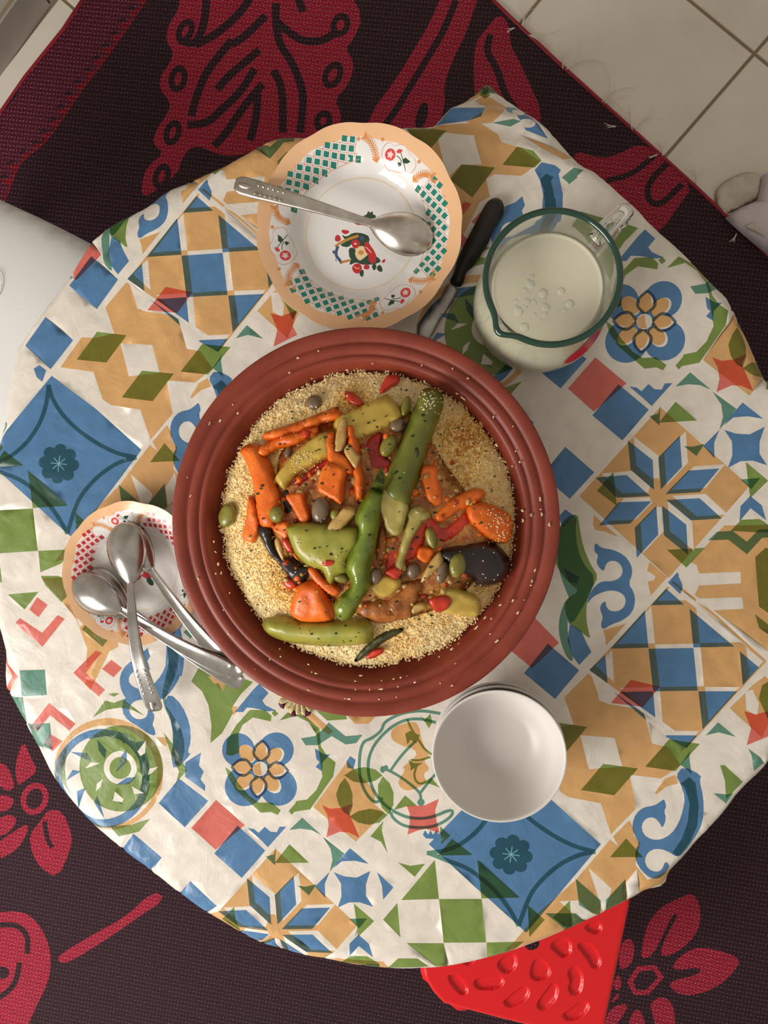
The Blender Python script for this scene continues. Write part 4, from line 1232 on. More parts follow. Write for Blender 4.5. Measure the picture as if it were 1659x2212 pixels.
veg('carrot_piece', 'upright orange carrot piece beside the lower end of the long zucchini', 'carrot', 'carrot', k2, [(585, 1130), (630, 1045), (745, 1065), (780, 1200), (815, 1380), (740, 1440), (660, 1380), (620, 1260)], 0.002, 0.009, 0.006)
veg('carrot_piece', 'flat carrot slice lying above the large grain dusted carrot', 'carrot', 'carrot', k2, [(740, 1530), (820, 1430), (1000, 1320), (1160, 1275), (1230, 1340), (1110, 1430), (950, 1510), (800, 1600)], 0.002, 0.008, 0.006)
veg('carrot_chunk', 'large orange carrot chunk dusted with grains against the rim above eggplant', 'carrot', 'carrot', k2, [(1070, 1440), (1200, 1408), (1400, 1480), (1492, 1560), (1505, 1680), (1455, 1800), (1300, 1785), (1150, 1660), (1065, 1560)], 0.003, 0.013, 0.013, amp=0.001)
veg('carrot_chunk', 'rounded salmon carrot end resting above the pale lying zucchini', 'carrot', 'carrot', k3, [(870, 1050), (890, 900), (960, 755), (1060, 710), (1180, 735), (1235, 850), (1285, 980), (1275, 1090), (1150, 1118), (1000, 1118)], 0.002, 0.015, 0.016, amp=0.001)
veg('zucchini', 'pale green zucchini half lying along the lower edge of the couscous', 'zucchini', 'pale_zucchini', k3, [(603, 1150), (650, 1090), (800, 1078), (1000, 1108), (1280, 1100), (1500, 1080), (1640, 1110), (1665, 1200), (1650, 1300), (1500, 1342), (1200, 1362), (1000, 1352), (800, 1322), (680, 1275), (615, 1215)], 0.004, 0.014, 0.0135)
veg('zucchini', 'long olive green zucchini with a dark scar lying across the top right', 'zucchini', 'zucchini', k2, [(560, 400), (600, 308), (680, 283), (765, 318), (805, 400), (790, 500), (720, 700), (640, 950), (580, 1150), (500, 1400), (440, 1420), (330, 1380), (245, 1330), (250, 1200), (340, 950), (430, 700), (500, 530)], 0.006, 0.017, 0.0155)
veg('turnip_piece', 'pointed yellow turnip piece below the chili tip', 'turnip', 'potato', k4, [(78, 735), (130, 720), (230, 640), (385, 680), (395, 750), (330, 835), (245, 878), (165, 855), (110, 800)], 0.006, 0.009, 0.007, 1)
veg('turnip_piece', 'yellow turnip wedge with red tomato on it beside the eggplant half', 'turnip', 'potato', k4, [(740, 950), (770, 830), (830, 768), (940, 778), (1060, 825), (1175, 895), (1192, 1000), (1155, 1078), (1000, 1052), (810, 1025)], 0.002, 0.011, 0.008, 1)
veg('marrow_piece', 'irregular pale marrow piece over the cut end of the long zucchini', 'marrow', 'pale', k2, [(152, 1375), (200, 1300), (320, 1268), (440, 1365), (475, 1470), (420, 1640), (400, 1705), (330, 1735), (255, 1690), (215, 1560)], 0.010, 0.009, 0.006, 1, amp=0.0015)
veg('marrow_stick', 'long pale marrow stick standing beside red tomato pulp', 'marrow', 'pale', k4, [(440, 30), (560, -35), (650, 25), (705, 90), (620, 125), (565, 210), (500, 320), (455, 450), (420, 640), (385, 690), (335, 550), (375, 420), (420, 250), (450, 130)], 0.006, 0.009, 0.006, 1)
veg('carrot_strip', 'upright thin carrot strip above the chili, behind a square carrot block', 'carrot', 'carrot', k1, [(1430, 670), (1480, 645), (1545, 830), (1565, 1000), (1605, 1200), (1595, 1350), (1545, 1405), (1505, 1300), (1480, 1100), (1450, 950), (1420, 800)], 0.007, 0.008, 0.004)
veg('carrot_strip', 'bent carrot strip under the translucent onion slivers', 'carrot', 'carrot', k1, [(1195, 760), (1300, 718), (1330, 880), (1440, 960), (1500, 1080), (1440, 1120), (1260, 1010), (1225, 870)], 0.008, 0.008, 0.005)
veg('carrot_block', 'square reddish carrot block in the middle above the brown bean', 'carrot', 'carrot', k1, [(1140, 1260), (1165, 1110), (1225, 1015), (1260, 1010), (1435, 1075), (1400, 1200), (1390, 1420), (1360, 1420), (1270, 1370), (1150, 1300)], 0.009, 0.010, 0.006, 1)
veg('onion_sliver', 'pointed translucent onion sliver over the carrot strips', 'onion', 'onion', k1, [(1305, 880), (1330, 650), (1405, 568), (1425, 700), (1400, 860), (1340, 900)], 0.014, 0.003, 0.003)
veg('onion_sliver', 'forked translucent onion sliver beside the upright carrot strip', 'onion', 'onion', k1, [(1400, 890), (1450, 830), (1530, 920), (1562, 965), (1515, 1065), (1440, 980)], 0.014, 0.003, 0.003)
veg('carrot_wedge', 'small orange carrot wedge with a red tip between two beans', 'carrot', 'carrot', k1, [(818, 1335), (900, 1310), (1000, 1300), (1015, 1400), (1075, 1530), (1045, 1605), (970, 1615), (900, 1480), (838, 1400)], 0.006, 0.007, 0.005, 1)
veg('carrot_wedge', 'carrot sliver along the left edge of the zucchini slab', 'carrot', 'carrot', k3, [(688, 205), (780, 128), (870, 160), (860, 250), (905, 400), (960, 500), (900, 470), (820, 320)], 0.007, 0.006, 0.004)
veg('carrot_wedge', 'thin carrot slice under the lower lip of the zucchini slab', 'carrot', 'carrot', k3, [(1045, 610), (1100, 580), (1200, 690), (1290, 740), (1360, 800), (1300, 860), (1180, 790), (1090, 700)], 0.007, 0.006, 0.004)
veg('zucchini_slab', 'broad soft green zucchini slab draped beside the glossy chili', 'zucchini', 'pale_zucchini', k3, [(855, 180), (1050, 148), (1250, 163), (1520, 195), (1560, 300), (1500, 420), (1430, 500), (1435, 620), (1335, 650), (1275, 725), (1228, 705), (1180, 605), (1090, 572), (980, 512), (900, 400), (860, 280)], 0.011, 0.011, 0.010, amp=0.0018)
veg('green_chili', 'long glossy crumpled green chili lying across the middle of the heap', 'chili', 'chili', k3, [(1770, -370), (1735, -330), (1660, -175), (1560, -20), (1510, 125), (1545, 230), (1450, 450), (1420, 600), (1465, 700), (1440, 770), (1330, 880), (1303, 960), (1335, 1045), (1395, 1080), (1480, 1040), (1560, 900), (1645, 760), (1650, 600), (1700, 400), (1730, 200), (1750, 0), (1790, -230)], 0.018, 0.011, 0.009, amp=0.003, freq=110)
veg('carrot_cube', 'little orange carrot cube beside the dark eggplant half', 'carrot', 'carrot', k4, [(555, 440), (585, 368), (700, 375), (735, 430), (655, 545), (560, 490)], 0.005, 0.008, 0.005, 1)
veg('tomato_piece', 'bright tomato piece on the yellow turnip wedge', 'tomato', 'tomato', k4, [(690, 890), (820, 858), (895, 905), (860, 990), (760, 1025), (700, 960)], 0.012, 0.004, 0.005, amp=0.001)
veg('tomato_piece', 'bright tomato scrap on the pointed turnip piece', 'tomato', 'tomato', k4, [(245, 625), (320, 580), (405, 605), (395, 650), (350, 695), (280, 660)], 0.014, 0.004, 0.004, amp=0.001)
veg('tomato_piece', 'red tomato scrap at the end of the black eggplant strip', 'tomato', 'tomato', k3, [(790, 720), (830, 685), (900, 700), (930, 760), (880, 795), (820, 780)], 0.003, 0.005, 0.005)
veg('tomato_piece', 'red tomato scrap on the carrot sliver by the zucchini slab', 'tomato', 'tomato', k3, [(780, 310), (830, 290), (880, 350), (890, 420), (840, 420), (800, 370)], 0.013, 0.004, 0.004)
veg('tomato_piece', 'small tomato scrap on the flat carrot stick', 'tomato', 'tomato', k1, [(975, 720), (1000, 680), (1045, 690), (1060, 740), (1010, 770)], 0.012, 0.004, 0.004)
veg('tomato_piece', 'tomato scrap half buried near the turnip stick top', 'tomato', 'tomato', k1, [(1400, 300), (1500, 325), (1590, 420), (1540, 450), (1440, 400)], 0.001, 0.004, 0.004)
veg('tomato_piece', 'pink tomato scrap on the zucchini slab', 'tomato', 'tomato', k3, [(1175, 540), (1220, 500), (1300, 510), (1290, 550), (1220, 570)], 0.021, 0.003, 0.003)
veg('red_pepper_corner', 'red pepper corner standing at the upper rim of the couscous', 'pepper', 'tomato', k2, [(185, 310), (225, 190), (270, 128), (385, 148), (375, 225), (285, 275), (225, 330)], 0.002, 0.006, 0.005, 1)
veg('tomato_piece', 'tomato scrap lying on the dark peel strip', 'tomato', 'tomato', k4, [(48, 1470), (130, 1395), (215, 1378), (215, 1430), (110, 1490)], 0.006, 0.004, 0.004)
veg('vegetable_peel', 'dark green peel strip at the lower edge of the couscous', 'peel', 'peel', k4, [(-60, 1500), (20, 1390), (130, 1290), (260, 1210), (400, 1183), (385, 1230), (210, 1335), (70, 1445), (-30, 1520)], 0.002, 0.004, 0.004)
veg('onion_piece', 'pale garlic like onion piece in front of the eggplant half', 'onion', 'onion', k4, [(600, 720), (640, 600), (755, 438), (805, 465), (810, 555), (705, 655), (630, 715)], 0.009, 0.006, 0.005)
veg('onion_piece', 'glassy onion chunk beside the chili, next to a brown bean', 'onion', 'onion', k1, [(1232, 1650), (1330, 1530), (1420, 1450), (1525, 1500), (1455, 1590), (1365, 1690), (1275, 1735)], 0.014, 0.006, 0.005)
veg('onion_piece', 'small pale onion lump beside the chicken piece', 'onion', 'onion', k4, [(500, 990), (540, 940), (620, 930), (650, 980), (600, 1010), (520, 1040)], 0.006, 0.005, 0.004)
veg('onion_sliver', 'thin onion sliver on the black eggplant strip', 'onion', 'onion', k3, [(705, 330), (740, 285), (780, 340), (800, 460), (790, 510), (740, 440)], 0.010, 0.003, 0.003)
beans = [(k1, 235, 1535, 88, 120, 20, 'bean', 0.004, 'olive fava bean at the very edge of the couscous beside a carrot'), (k1, 727, 1525, 76, 82, 0, 'bean', 0.012, 'round olive fava bean resting on the curved carrot'),
         (k1, 1165, 1480, 88, 125, 10, 'brownbean', 0.013, 'large brown fava bean below the square carrot block'), (k1, 1100, 410, 78, 75, 0, 'brownbean', 0.001, 'brown bean half buried near the top of the couscous'),
         (k1, 848, 915, 40, 55, 20, 'brownbean', 0.002, 'small brown bean under the curved turnip stick'), (k2, 445, 450, 48, 105, 12, 'bean', 0.008, 'narrow olive bean between turnip stick and long zucchini'),
         (k2, 365, 640, 80, 70, -20, 'brownbean', 0.007, 'brown bean with a black eye beside the long zucchini'), (k2, 272, 845, 72, 112, 30, 'bean', 0.009, 'green fava bean lying on the red pepper sheet'),
         (k4, 962, 562, 80, 120, 8, 'bean', 0.017, 'shiny green fava bean leaning on the eggplant half'), (k4, 520, 612, 68, 78, 0, 'brownbean', 0.007, 'brown bean beside the pale marrow stick end'),
         (k4, 805, 625, 62, 115, 15, 'brownbean', 0.008, 'mauve brown bean between onion piece and green bean'), (k4, 698, 285, 55, 108, -15, 'bean', 0.008, 'pale green bean above the little carrot cube'),
         (k4, 148, 665, 62, 82, 0, 'brownbean', 0.012, 'mauve bean at the tip of the pointed turnip piece'), (k3, 1370, 680, 82, 52, 15, 'bean', 0.010, 'dark olive bean under the lip of the zucchini slab'),
         (k1, 1310, 1530, 50, 60, 0, 'bean', 0.011, 'little olive bean between brown bean and onion chunk')]
for o_, x, y, rx, ry, rot, mk, off, lab in beans:
    ob = veg('fava_bean', lab, 'bean', mk, o_, ell(x, y, rx, ry, rot, 16), off, 0.0075, min(rx, ry) / KS * 0.00046, 0, 0.0002, sharp=0.9)
    if 'black eye' in lab:
        c = crop(o_, [(x + 40, y - 5)], KS)[0]
        zt = max(q.co.z for q in ob.data.vertices)
        e = W(chaikin([(c[0] - 4, c[1] + 7), (c[0] + 2, c[1] - 2), (c[0] + 7, c[1] - 9), (c[0] + 6, c[1] - 2), (c[0] + 1, c[1] + 6)], 1), zt)
        pillow('bean_eye', e, lambda x_, y_: zt - 0.0018, 0.001, 0.001, M_eye, ob)
# chopped bits stewed into the sauce
bvb = BVHTree.FromPolygons(FOOD_V, FOOD_F)
VM['tomato_bit'] = new_mat('stewed_tomato', '#b5482a', 0.45, 0.4, var='#943418', vscale=150, bump=0.4, bscale=250, bdist=0.001)
for nm, lab, mk, cnt in (('tomato_bits', 'small bright red bits of tomato mashed among the vegetables', 'tomato_bit', 26), ('onion_bits', 'small glassy bits of onion mashed among the vegetables', 'onion', 60), ('carrot_bits', 'small orange bits of carrot mashed among the vegetables', 'carrot', 34)):
    BP = []
    while len(BP) < cnt:
        t, r = random.uniform(0, 2 * math.pi), RC * 0.72 * math.sqrt(random.random())
        X, Y = MC.x + 0.004 + r * 1.05 * math.cos(t), MC.y - 0.004 + r * 0.85 * math.sin(t)
        h = bvb.ray_cast(Vector((X, Y, 2)), Vector((0, 0, -1)))
        if h[0] and h[0].z < hm(X, Y) + 0.011:
            BP.append((X, Y, h[0].z + 0.0004))
    gv, gf = grains(BP, 0.0016, 0.0042)
    gv = gv.reshape(len(BP), -1, 3)
    gv += RNG.uniform(-0.0009, 0.0009, gv.shape)
    gv[:, :, 2] = (gv[:, :, 2] - np.array(BP)[:, None, 2]) * 0.34 + np.array(BP)[:, None, 2]
    tag(mesh_obj(nm, gv.reshape(-1, 3), gf, VM[mk]), lab, nm.split('_')[0], kind='stuff')
# zucchini scar, a bit of parsley on everything
bvf = BVHTree.FromPolygons(FOOD_V, FOOD_F)
M_pars = new_mat('chopped_parsley', '#2b3a16', 0.5, var='#1c2810', vscale=400)
PV, PF = [], []
for q in range(300):
    t, r = random.uniform(0, 2 * math.pi), RC * 0.95 * math.sqrt(random.random())
    x, y = MC.x + r * math.cos(t), MC.y + r * math.sin(t)
    s = random.uniform(0.0006, 0.0021)
    a = random.uniform(0, 6.28)
    ring = []
    ok = True
    for i in range(6):
        rr = s * random.uniform(0.6, 1.3)
        X, Y = x + rr * math.cos(a + i * 1.047), y + rr * 0.6 * math.sin(a + i * 1.047)
        h = bvf.ray_cast(Vector((X, Y, 2)), Vector((0, 0, -1)))
        if not h[0]:
            ok = False
            break
        ring.append((X, Y, h[0].z + 0.0006))
    if not ok or max(p[2] for p in ring) - min(p[2] for p in ring) > 0.003:
        continue
    k = len(PV)
    PV += ring + [(X, Y, Z - 0.0008) for X, Y, Z in ring]
    PF += [tuple(range(k, k + 6))] + [(k + i, k + 6 + i, k + 6 + (i + 1) % 6, k + (i + 1) % 6) for i in range(6)]
tag(mesh_obj('chopped_parsley', PV, PF, M_pars, smooth=False), 'tiny dark flecks of chopped parsley over the vegetables', 'parsley', kind='stuff')
DP = []
for q in range(420):                       # stray grains on the vegetables
    cx_, cy_, sp = random.choice([(1085, 1125, 22), (1085, 1125, 22), (660, 1000, 20), (930, 870, 12), (640, 880, 60), (1000, 1010, 60), (690, 1230, 60), (1060, 1230, 45)])
    X, Y = pix(random.gauss(cx_, sp), random.gauss(cy_, sp), TZ + 0.085)
    h = bvf.ray_cast(Vector((X, Y, 2)), Vector((0, 0, -1)))
    if h[0]:
        DP.append((X, Y, h[0].z + 0.0004))
gv, gf = grains(DP, 0.0005, 0.0009)
tag(mesh_obj('stray_couscous', gv, gf, M_cous, smooth=False, cols=np.tile(np.array(hexc('#efe0b4')), (len(gf), 1))), 'stray couscous grains stuck on the carrots and turnips', 'couscous', kind='stuff')
zs = W(chaikin([(896, 966), (903, 966), (905, 978), (902, 989), (896, 985)], 1), TZ + 0.11)
scar_z = [bvf.ray_cast(Vector((x, y, 2)), Vector((0, 0, -1)))[0].z for x, y in zs]
M_scar = new_mat('zucchini_scar', '#3b4014', 0.5)
zuc = [o_ for o_ in COL.objects if o_.name.startswith('zucchini') and 'scar' in str(o_.get('label'))][0]
mesh_obj('scar', [(x, y, z + 0.0003) for (x, y), z in zip(zs, scar_z)] + [(x, y, z - 0.001) for (x, y), z in zip(zs, scar_z)],
         [tuple(range(len(zs)))[::-1]] + [(i, (i + 1) % len(zs), len(zs) + (i + 1) % len(zs), len(zs) + i) for i in range(len(zs))], M_scar, zuc)

# ------------------------------------------------------------------ flowered plates
M_glaze = new_mat('white_glaze', '#ffffff', 0.16, 0.5, coat=0.3)
ntp = M_glaze.node_tree
ap = ntp.nodes.new('ShaderNodeAttribute')
ap.attribute_name = 'Print'
ntp.links.new(ap.outputs['Color'], ntp.nodes['Principled BSDF'].inputs['Base Color'])
M_under = new_mat('plate_glaze_back', '#e9e4dc', 0.25)
PLATE_INK = {k: (hexc(c), True) for k, c in dict(w='#eeebe8', p='#f2c193', o='#dc9050', c='#d99a7c', g='#1f8271', q='#c5303a', r='#c9302c', d='#2c4a35', n='#f0d9a8', b='#41557a', y='#c98a3e', l='#ead9bd', k='#f6d7d4', e='#dd4a4a').items()}


def plate(name, label, ctr_px, zr, R, rot, sq, shift, bouquet, tilt=None):
    """shallow scalloped plate; all decoration is printed in plate-local units of 1 = radius"""
    c = Vector(pix(ctr_px[0], ctr_px[1], OZ + zr))
    root = tag(empty(name, (c.x, c.y, OZ)), label, 'plate')
    prof = [(0.0, 0.0035), (0.50, 0.0035), (0.575, 0.0045), (0.62, 0.0075), (0.66, 0.012), (0.70, 0.0165), (0.75, 0.0195), (0.85, 0.0235), (0.95, 0.027), (1.0, 0.0285)]
    zs_ = zr / 0.0285
    pr_, pz_ = [a for a, _ in prof], [b * zs_ for _, b in prof]

    def scal(t):
        return 1 - 0.016 * (0.5 + 0.5 * math.cos(12 * t + shift)) ** 2 + 0.005 * math.cos(6 * t + shift)

    def z_of(x, y):
        r = math.hypot(x, y) / scal(math.atan2(y, x))
        return float(np.interp(r, pr_, pz_))
    dom = [(scal(2 * math.pi * i / 144) * math.cos(2 * math.pi * i / 144), scal(2 * math.pi * i / 144) * math.sin(2 * math.pi * i / 144)) for i in range(144)]
    S = []

    def add(ink, pts, a=0.0):
        cs, sn = math.cos(math.radians(a)), math.sin(math.radians(a))
        S.append((ink, [(x * cs - y * sn, x * sn + y * cs) for x, y in pts]))
    add('p', [(x * 0.9999, y * 0.9999) for x, y in dom])
    add('w', [(x * (0.872 + 0.012 * math.cos(12 * i * 2 * math.pi / 144)), y * (0.872 + 0.012 * math.cos(12 * i * 2 * math.pi / 144))) for i, (x, y) in enumerate(dom)])
    add('l', ell(0, 0, 0.556, 0.556, 0, 72))
    add('w', ell(0, 0, 0.541, 0.541, 0, 72))
    # lattice crescents: drawn about the +x axis, then turned
    for la in (126, -1, 249):
        aa = la + rot
        pit = 0.107
        cres = []
        for i in range(21):
            t = math.radians(-35 + 70 * i / 20)
            cres.append((0.875 * math.cos(t), 0.875 * math.sin(t)))
        cres2 = []
        for i in range(21):
            t = math.radians(36 - 72 * i / 20)
            rr = 0.655 + 0.03 * (abs(t) / 0.63) ** 2
            cres2.append((rr * math.cos(t), rr * math.sin(t)))
        outl = cres + cres2
        for i in range(-9, 10):
            for j in range(-9, 10):
                x = 0.72 + (i + j) * pit * 0.5 * 0.98
                y = (i - j) * pit * 0.5 * 1.05
                t = math.atan2(y, x)
                rr = math.hypot(x, y)
                if not inside(np.array([(x, y)]), outl)[0]:
                    continue
                hs = 0.0335
                add(sq, [(x + hs * 1.05, y), (x, y + hs * 1.1), (x - hs * 1.05, y), (x, y - hs * 1.1)], aa)
        for i in range(-9, 10):
            for s in (-1, 1):
                seg = []
                for q in np.linspace(-0.5, 0.5, 60):
                    x = 0.72 + (i + .5) * pit * .98 / 2 + q * 0.98
                    y = s * (q * 1.05 - (i + .5) * pit * 1.05 / 2)
                    if inside(np.array([(x, y)]), outl)[0]:
                        seg.append((x, y))
                if len(seg) > 2:
                    add('c', stroke([seg[0], seg[-1]], 0.006, 0), aa)
        add('c', stroke(cres2, 0.005, 0), aa)
    # cartouches with roses, drawn in the crop of the large plate
    def loc(pts):
        return [((x - 840) / 686, (767 - y) / 686) for x, y in pts]
    for fa in (0.0, 131.3, -120.5):
        aa = fa + rot
        cart = chaikin([(1000, 235), (985, 290), (1020, 365), (1060, 372), (1100, 392), (1150, 395), (1190, 412), (1225, 370), (1215, 320), (1180, 300), (1160, 245), (1110, 228), (1080, 240), (1040, 208)], 2)
        add('c', loc(cart), aa)
        add('w', loc([(1105 + (x - 1105) * 0.965, 310 + (y - 310) * 0.96) for x, y in cart]), aa)
        add('e', loc(ell(1048, 285, 36, 36, 0, 12)), aa)
        add('k', loc([(1048 + (14 if i % 2 else 24) * math.cos(i * math.pi / 5), 285 + (14 if i % 2 else 24) * math.sin(i * math.pi / 5)) for i in range(10)]), aa)
        add('e', loc([(1090, 270), (1105, 258), (1130, 264), (1128, 276), (1108, 284), (1096, 282)]), aa)
        for lf in [[(1128, 322), (1150, 312), (1184, 340), (1160, 348), (1134, 344)], [(1098, 334), (1118, 338), (1122, 352), (1104, 364), (1096, 350)]]:
            add('d', loc(lf), aa)
        for ln in [[(1118, 278), (1135, 330), (1148, 390)], [(1090, 295), (1112, 310), (1125, 340)]]:
            add('d', loc(stroke(ln, 5)), aa)
        for st, side in (([(955, 318), (948, 260), (925, 205), (880, 172)], 1), ([(1196, 455), (1240, 425), (1285, 418), (1330, 445)], -1)):
            st = chaikin(st, 2, False)
            add('o', loc(stroke(st, 5, 0)), aa)
            for i in range(1, len(st) - 1, 1):
                dx, dy = st[i + 1][0] - st[i - 1][0], st[i + 1][1] - st[i - 1][1]
                d = math.hypot(dx, dy)
                for sd in (-1, 1):
                    ex = st[i][0] + dx / d * 16 + sd * -dy / d * 26
                    ey = st[i][1] + dy / d * 16 + sd * dx / d * 26
                    add('o', loc(stroke([st[i], (ex, ey)], 10, 0, 4)), aa)
        for fx, fy in ((840, 185), (1342, 478), (1000, 195), (1240, 345)):
            for i in range(4):
                t = i * 0.8 - 0.4
                add('o', loc(stroke([(fx - 14 * math.cos(t), fy - 14 * math.sin(t)), (fx + 14 * math.cos(t), fy + 14 * math.sin(t))], 5, 0)), aa)
    if bouquet:
        def bl_(pts):           # crop (680,420), scale 9.217
            return [((680 + x / 9.217 - 773.5) / 223.3, (489.5 - (420 + y / 9.217)) / 223.3) for x, y in pts]
        for ink, pts in [('d', [(590, 200), (640, 190), (680, 260), (720, 330), (620, 330)]), ('d', [(880, 280), (980, 250), (1010, 165), (1040, 220), (1100, 175), (1110, 260), (1165, 260), (1165, 330), (1060, 330), (1030, 390), (1060, 440), (950, 440), (900, 360)]),
                         ('r', [(650, 330), (720, 280), (800, 260), (880, 310), (920, 420), (880, 460), (760, 450)]), ('d', [(450, 630), (560, 690), (700, 600), (900, 620), (1050, 700), (1000, 900), (760, 960), (700, 800), (600, 900), (480, 880), (430, 840), (560, 780)]),
                         ('q', [(450, 540), (560, 545), (640, 580), (560, 640), (480, 610)]), ('q', [(330, 660), (400, 630), (460, 720), (420, 780), (320, 770)]), ('y', stroke([(330, 880), (420, 810), (600, 730), (810, 670)], 55)), ('b', stroke([(390, 870), (350, 960), (345, 1060), (420, 1150), (470, 1220)], 60)), ('b', [(265, 970), (310, 940), (330, 1010), (290, 1030)]), ('b', [(330, 1090), (370, 1190), (340, 1170)]),
                         ('y', stroke([(450, 1200), (560, 1175), (640, 1160)], 50)), ('d', [(600, 900), (760, 920), (760, 1100), (1040, 1050), (1200, 1100), (1280, 1200), (1180, 1240), (1100, 1260), (900, 1260), (840, 1240), (760, 1200), (610, 1270), (660, 1130), (620, 1110)]),
                         ('q', [(660, 770), (760, 730), (840, 800), (830, 890), (740, 940), (670, 880)]), ('b', [(820, 690), (880, 660), (940, 710), (920, 780), (850, 770)]), ('n', [(730, 1000), (800, 890), (900, 870), (980, 960), (1000, 1060), (900, 1140), (830, 1180), (760, 1110)]),
                         ('r', [(920, 830), (1000, 780), (1060, 880), (1120, 960), (1180, 1080), (1170, 1180), (1100, 1260), (1020, 1190), (1010, 1060), (940, 980)]), ('q', [(1050, 1080), (1160, 1090), (1180, 1200), (1090, 1250), (1020, 1180)]), ('r', [(670, 1300), (740, 1225), (840, 1230), (890, 1320), (840, 1420), (760, 1440), (690, 1380)]),
                         ('q', [(900, 1310), (970, 1220), (1040, 1290), (1030, 1350), (950, 1360)]), ('d', [(810, 1440), (890, 1340), (925, 1400), (895, 1525)]), ('d', [(1070, 1270), (1170, 1240), (1180, 1330), (1120, 1395)]), ('d', [(1170, 1330), (1240, 1250), (1300, 1330), (1300, 1415), (1220, 1400)]), ('r', [(1290, 1170), (1375, 1150), (1340, 1230), (1290, 1230)]),
                         ('k', ell(745, 830, 28, 18)), ('k', stroke([(720, 1290), (780, 1340), (830, 1320)], 14)), ('k', stroke([(960, 900), (1020, 960), (1070, 1020)], 16)), ('e', ell(790, 340, 50, 30)), ('o', ell(860, 1010, 60, 50))]:
            add(ink, bl_(chaikin(pts, 1)))
    else:
        for ink, pts in [('q', ell(0.13, -0.02, 0.10, 0.08)), ('d', ell(0.05, 0.08, 0.08, 0.05, 40)), ('r', ell(-0.05, -0.05, 0.09, 0.08)), ('d', ell(0.16, -0.14, 0.07, 0.04, -50)), ('n', ell(0.02, 0.0, 0.05, 0.05))]:
            add(ink, pts)
    gp = grid_points(dom, 0.035)
    ov_, tr_, cv_ = triangulate(dom, [s for _, s in S], gp, 1e-6)
    cl = ink_colors(cv_, [i for i, _ in S], PLATE_INK, hexc('#eeebe8'))
    mesh_obj('plate_face', [(c.x + p.x * R, c.y + p.y * R, OZ + z_of(p.x, p.y)) for p in ov_], tr_, M_glaze, root, cols=cl)
    V_, F_ = [], []
    under = [(1.0, 0.0285), (1.002, 0.0268), (0.95, 0.0243), (0.85, 0.0208), (0.75, 0.0168), (0.68, 0.0105), (0.62, 0.004), (0.58, 0.0), (0.54, 0.0), (0.52, 0.002), (0.002, 0.002)]
    for q, (r, z) in enumerate(under):
        for i in range(144):
            t = 2 * math.pi * i / 144
            V_.append((c.x + R * r * scal(t) * math.cos(t), c.y + R * r * scal(t) * math.sin(t), OZ + z * zs_))
    for q in range(len(under) - 1):
        for i in range(144):
            j = (i + 1) % 144
            F_.append((q * 144 + j, q * 144 + i, (q + 1) * 144 + i, (q + 1) * 144 + j))
    mesh_obj('plate_underside', V_, F_, M_under, root)
    return root, c


plate('soup_plate', 'white scalloped soup plate with green lattice and flower basket, a spoon across it', (773.5, 489.5), 0.030, 0.1075, 0.0, 'g', 0.6, True)
plate('saucer', 'small scalloped saucer with red lattice border holding four spoons', (284, 1239), 0.024, 0.0785, 43.5, 'q', 2.0, False)

# ------------------------------------------------------------------ spoons, all lying face down
M_steel = new_mat('stainless_steel', '#cfccc8', 0.24, 0.5, metal=1.0, var='#b4b0ac', vscale=60, bump=0.04, bscale=300, bdist=0.0005)
M_steel_dull = new_mat('dull_steel', '#d9d2c8', 0.27, 0.5, metal=1.0, var='#beb7ad', vscale=80, bump=0.06, bscale=300, bdist=0.0005)


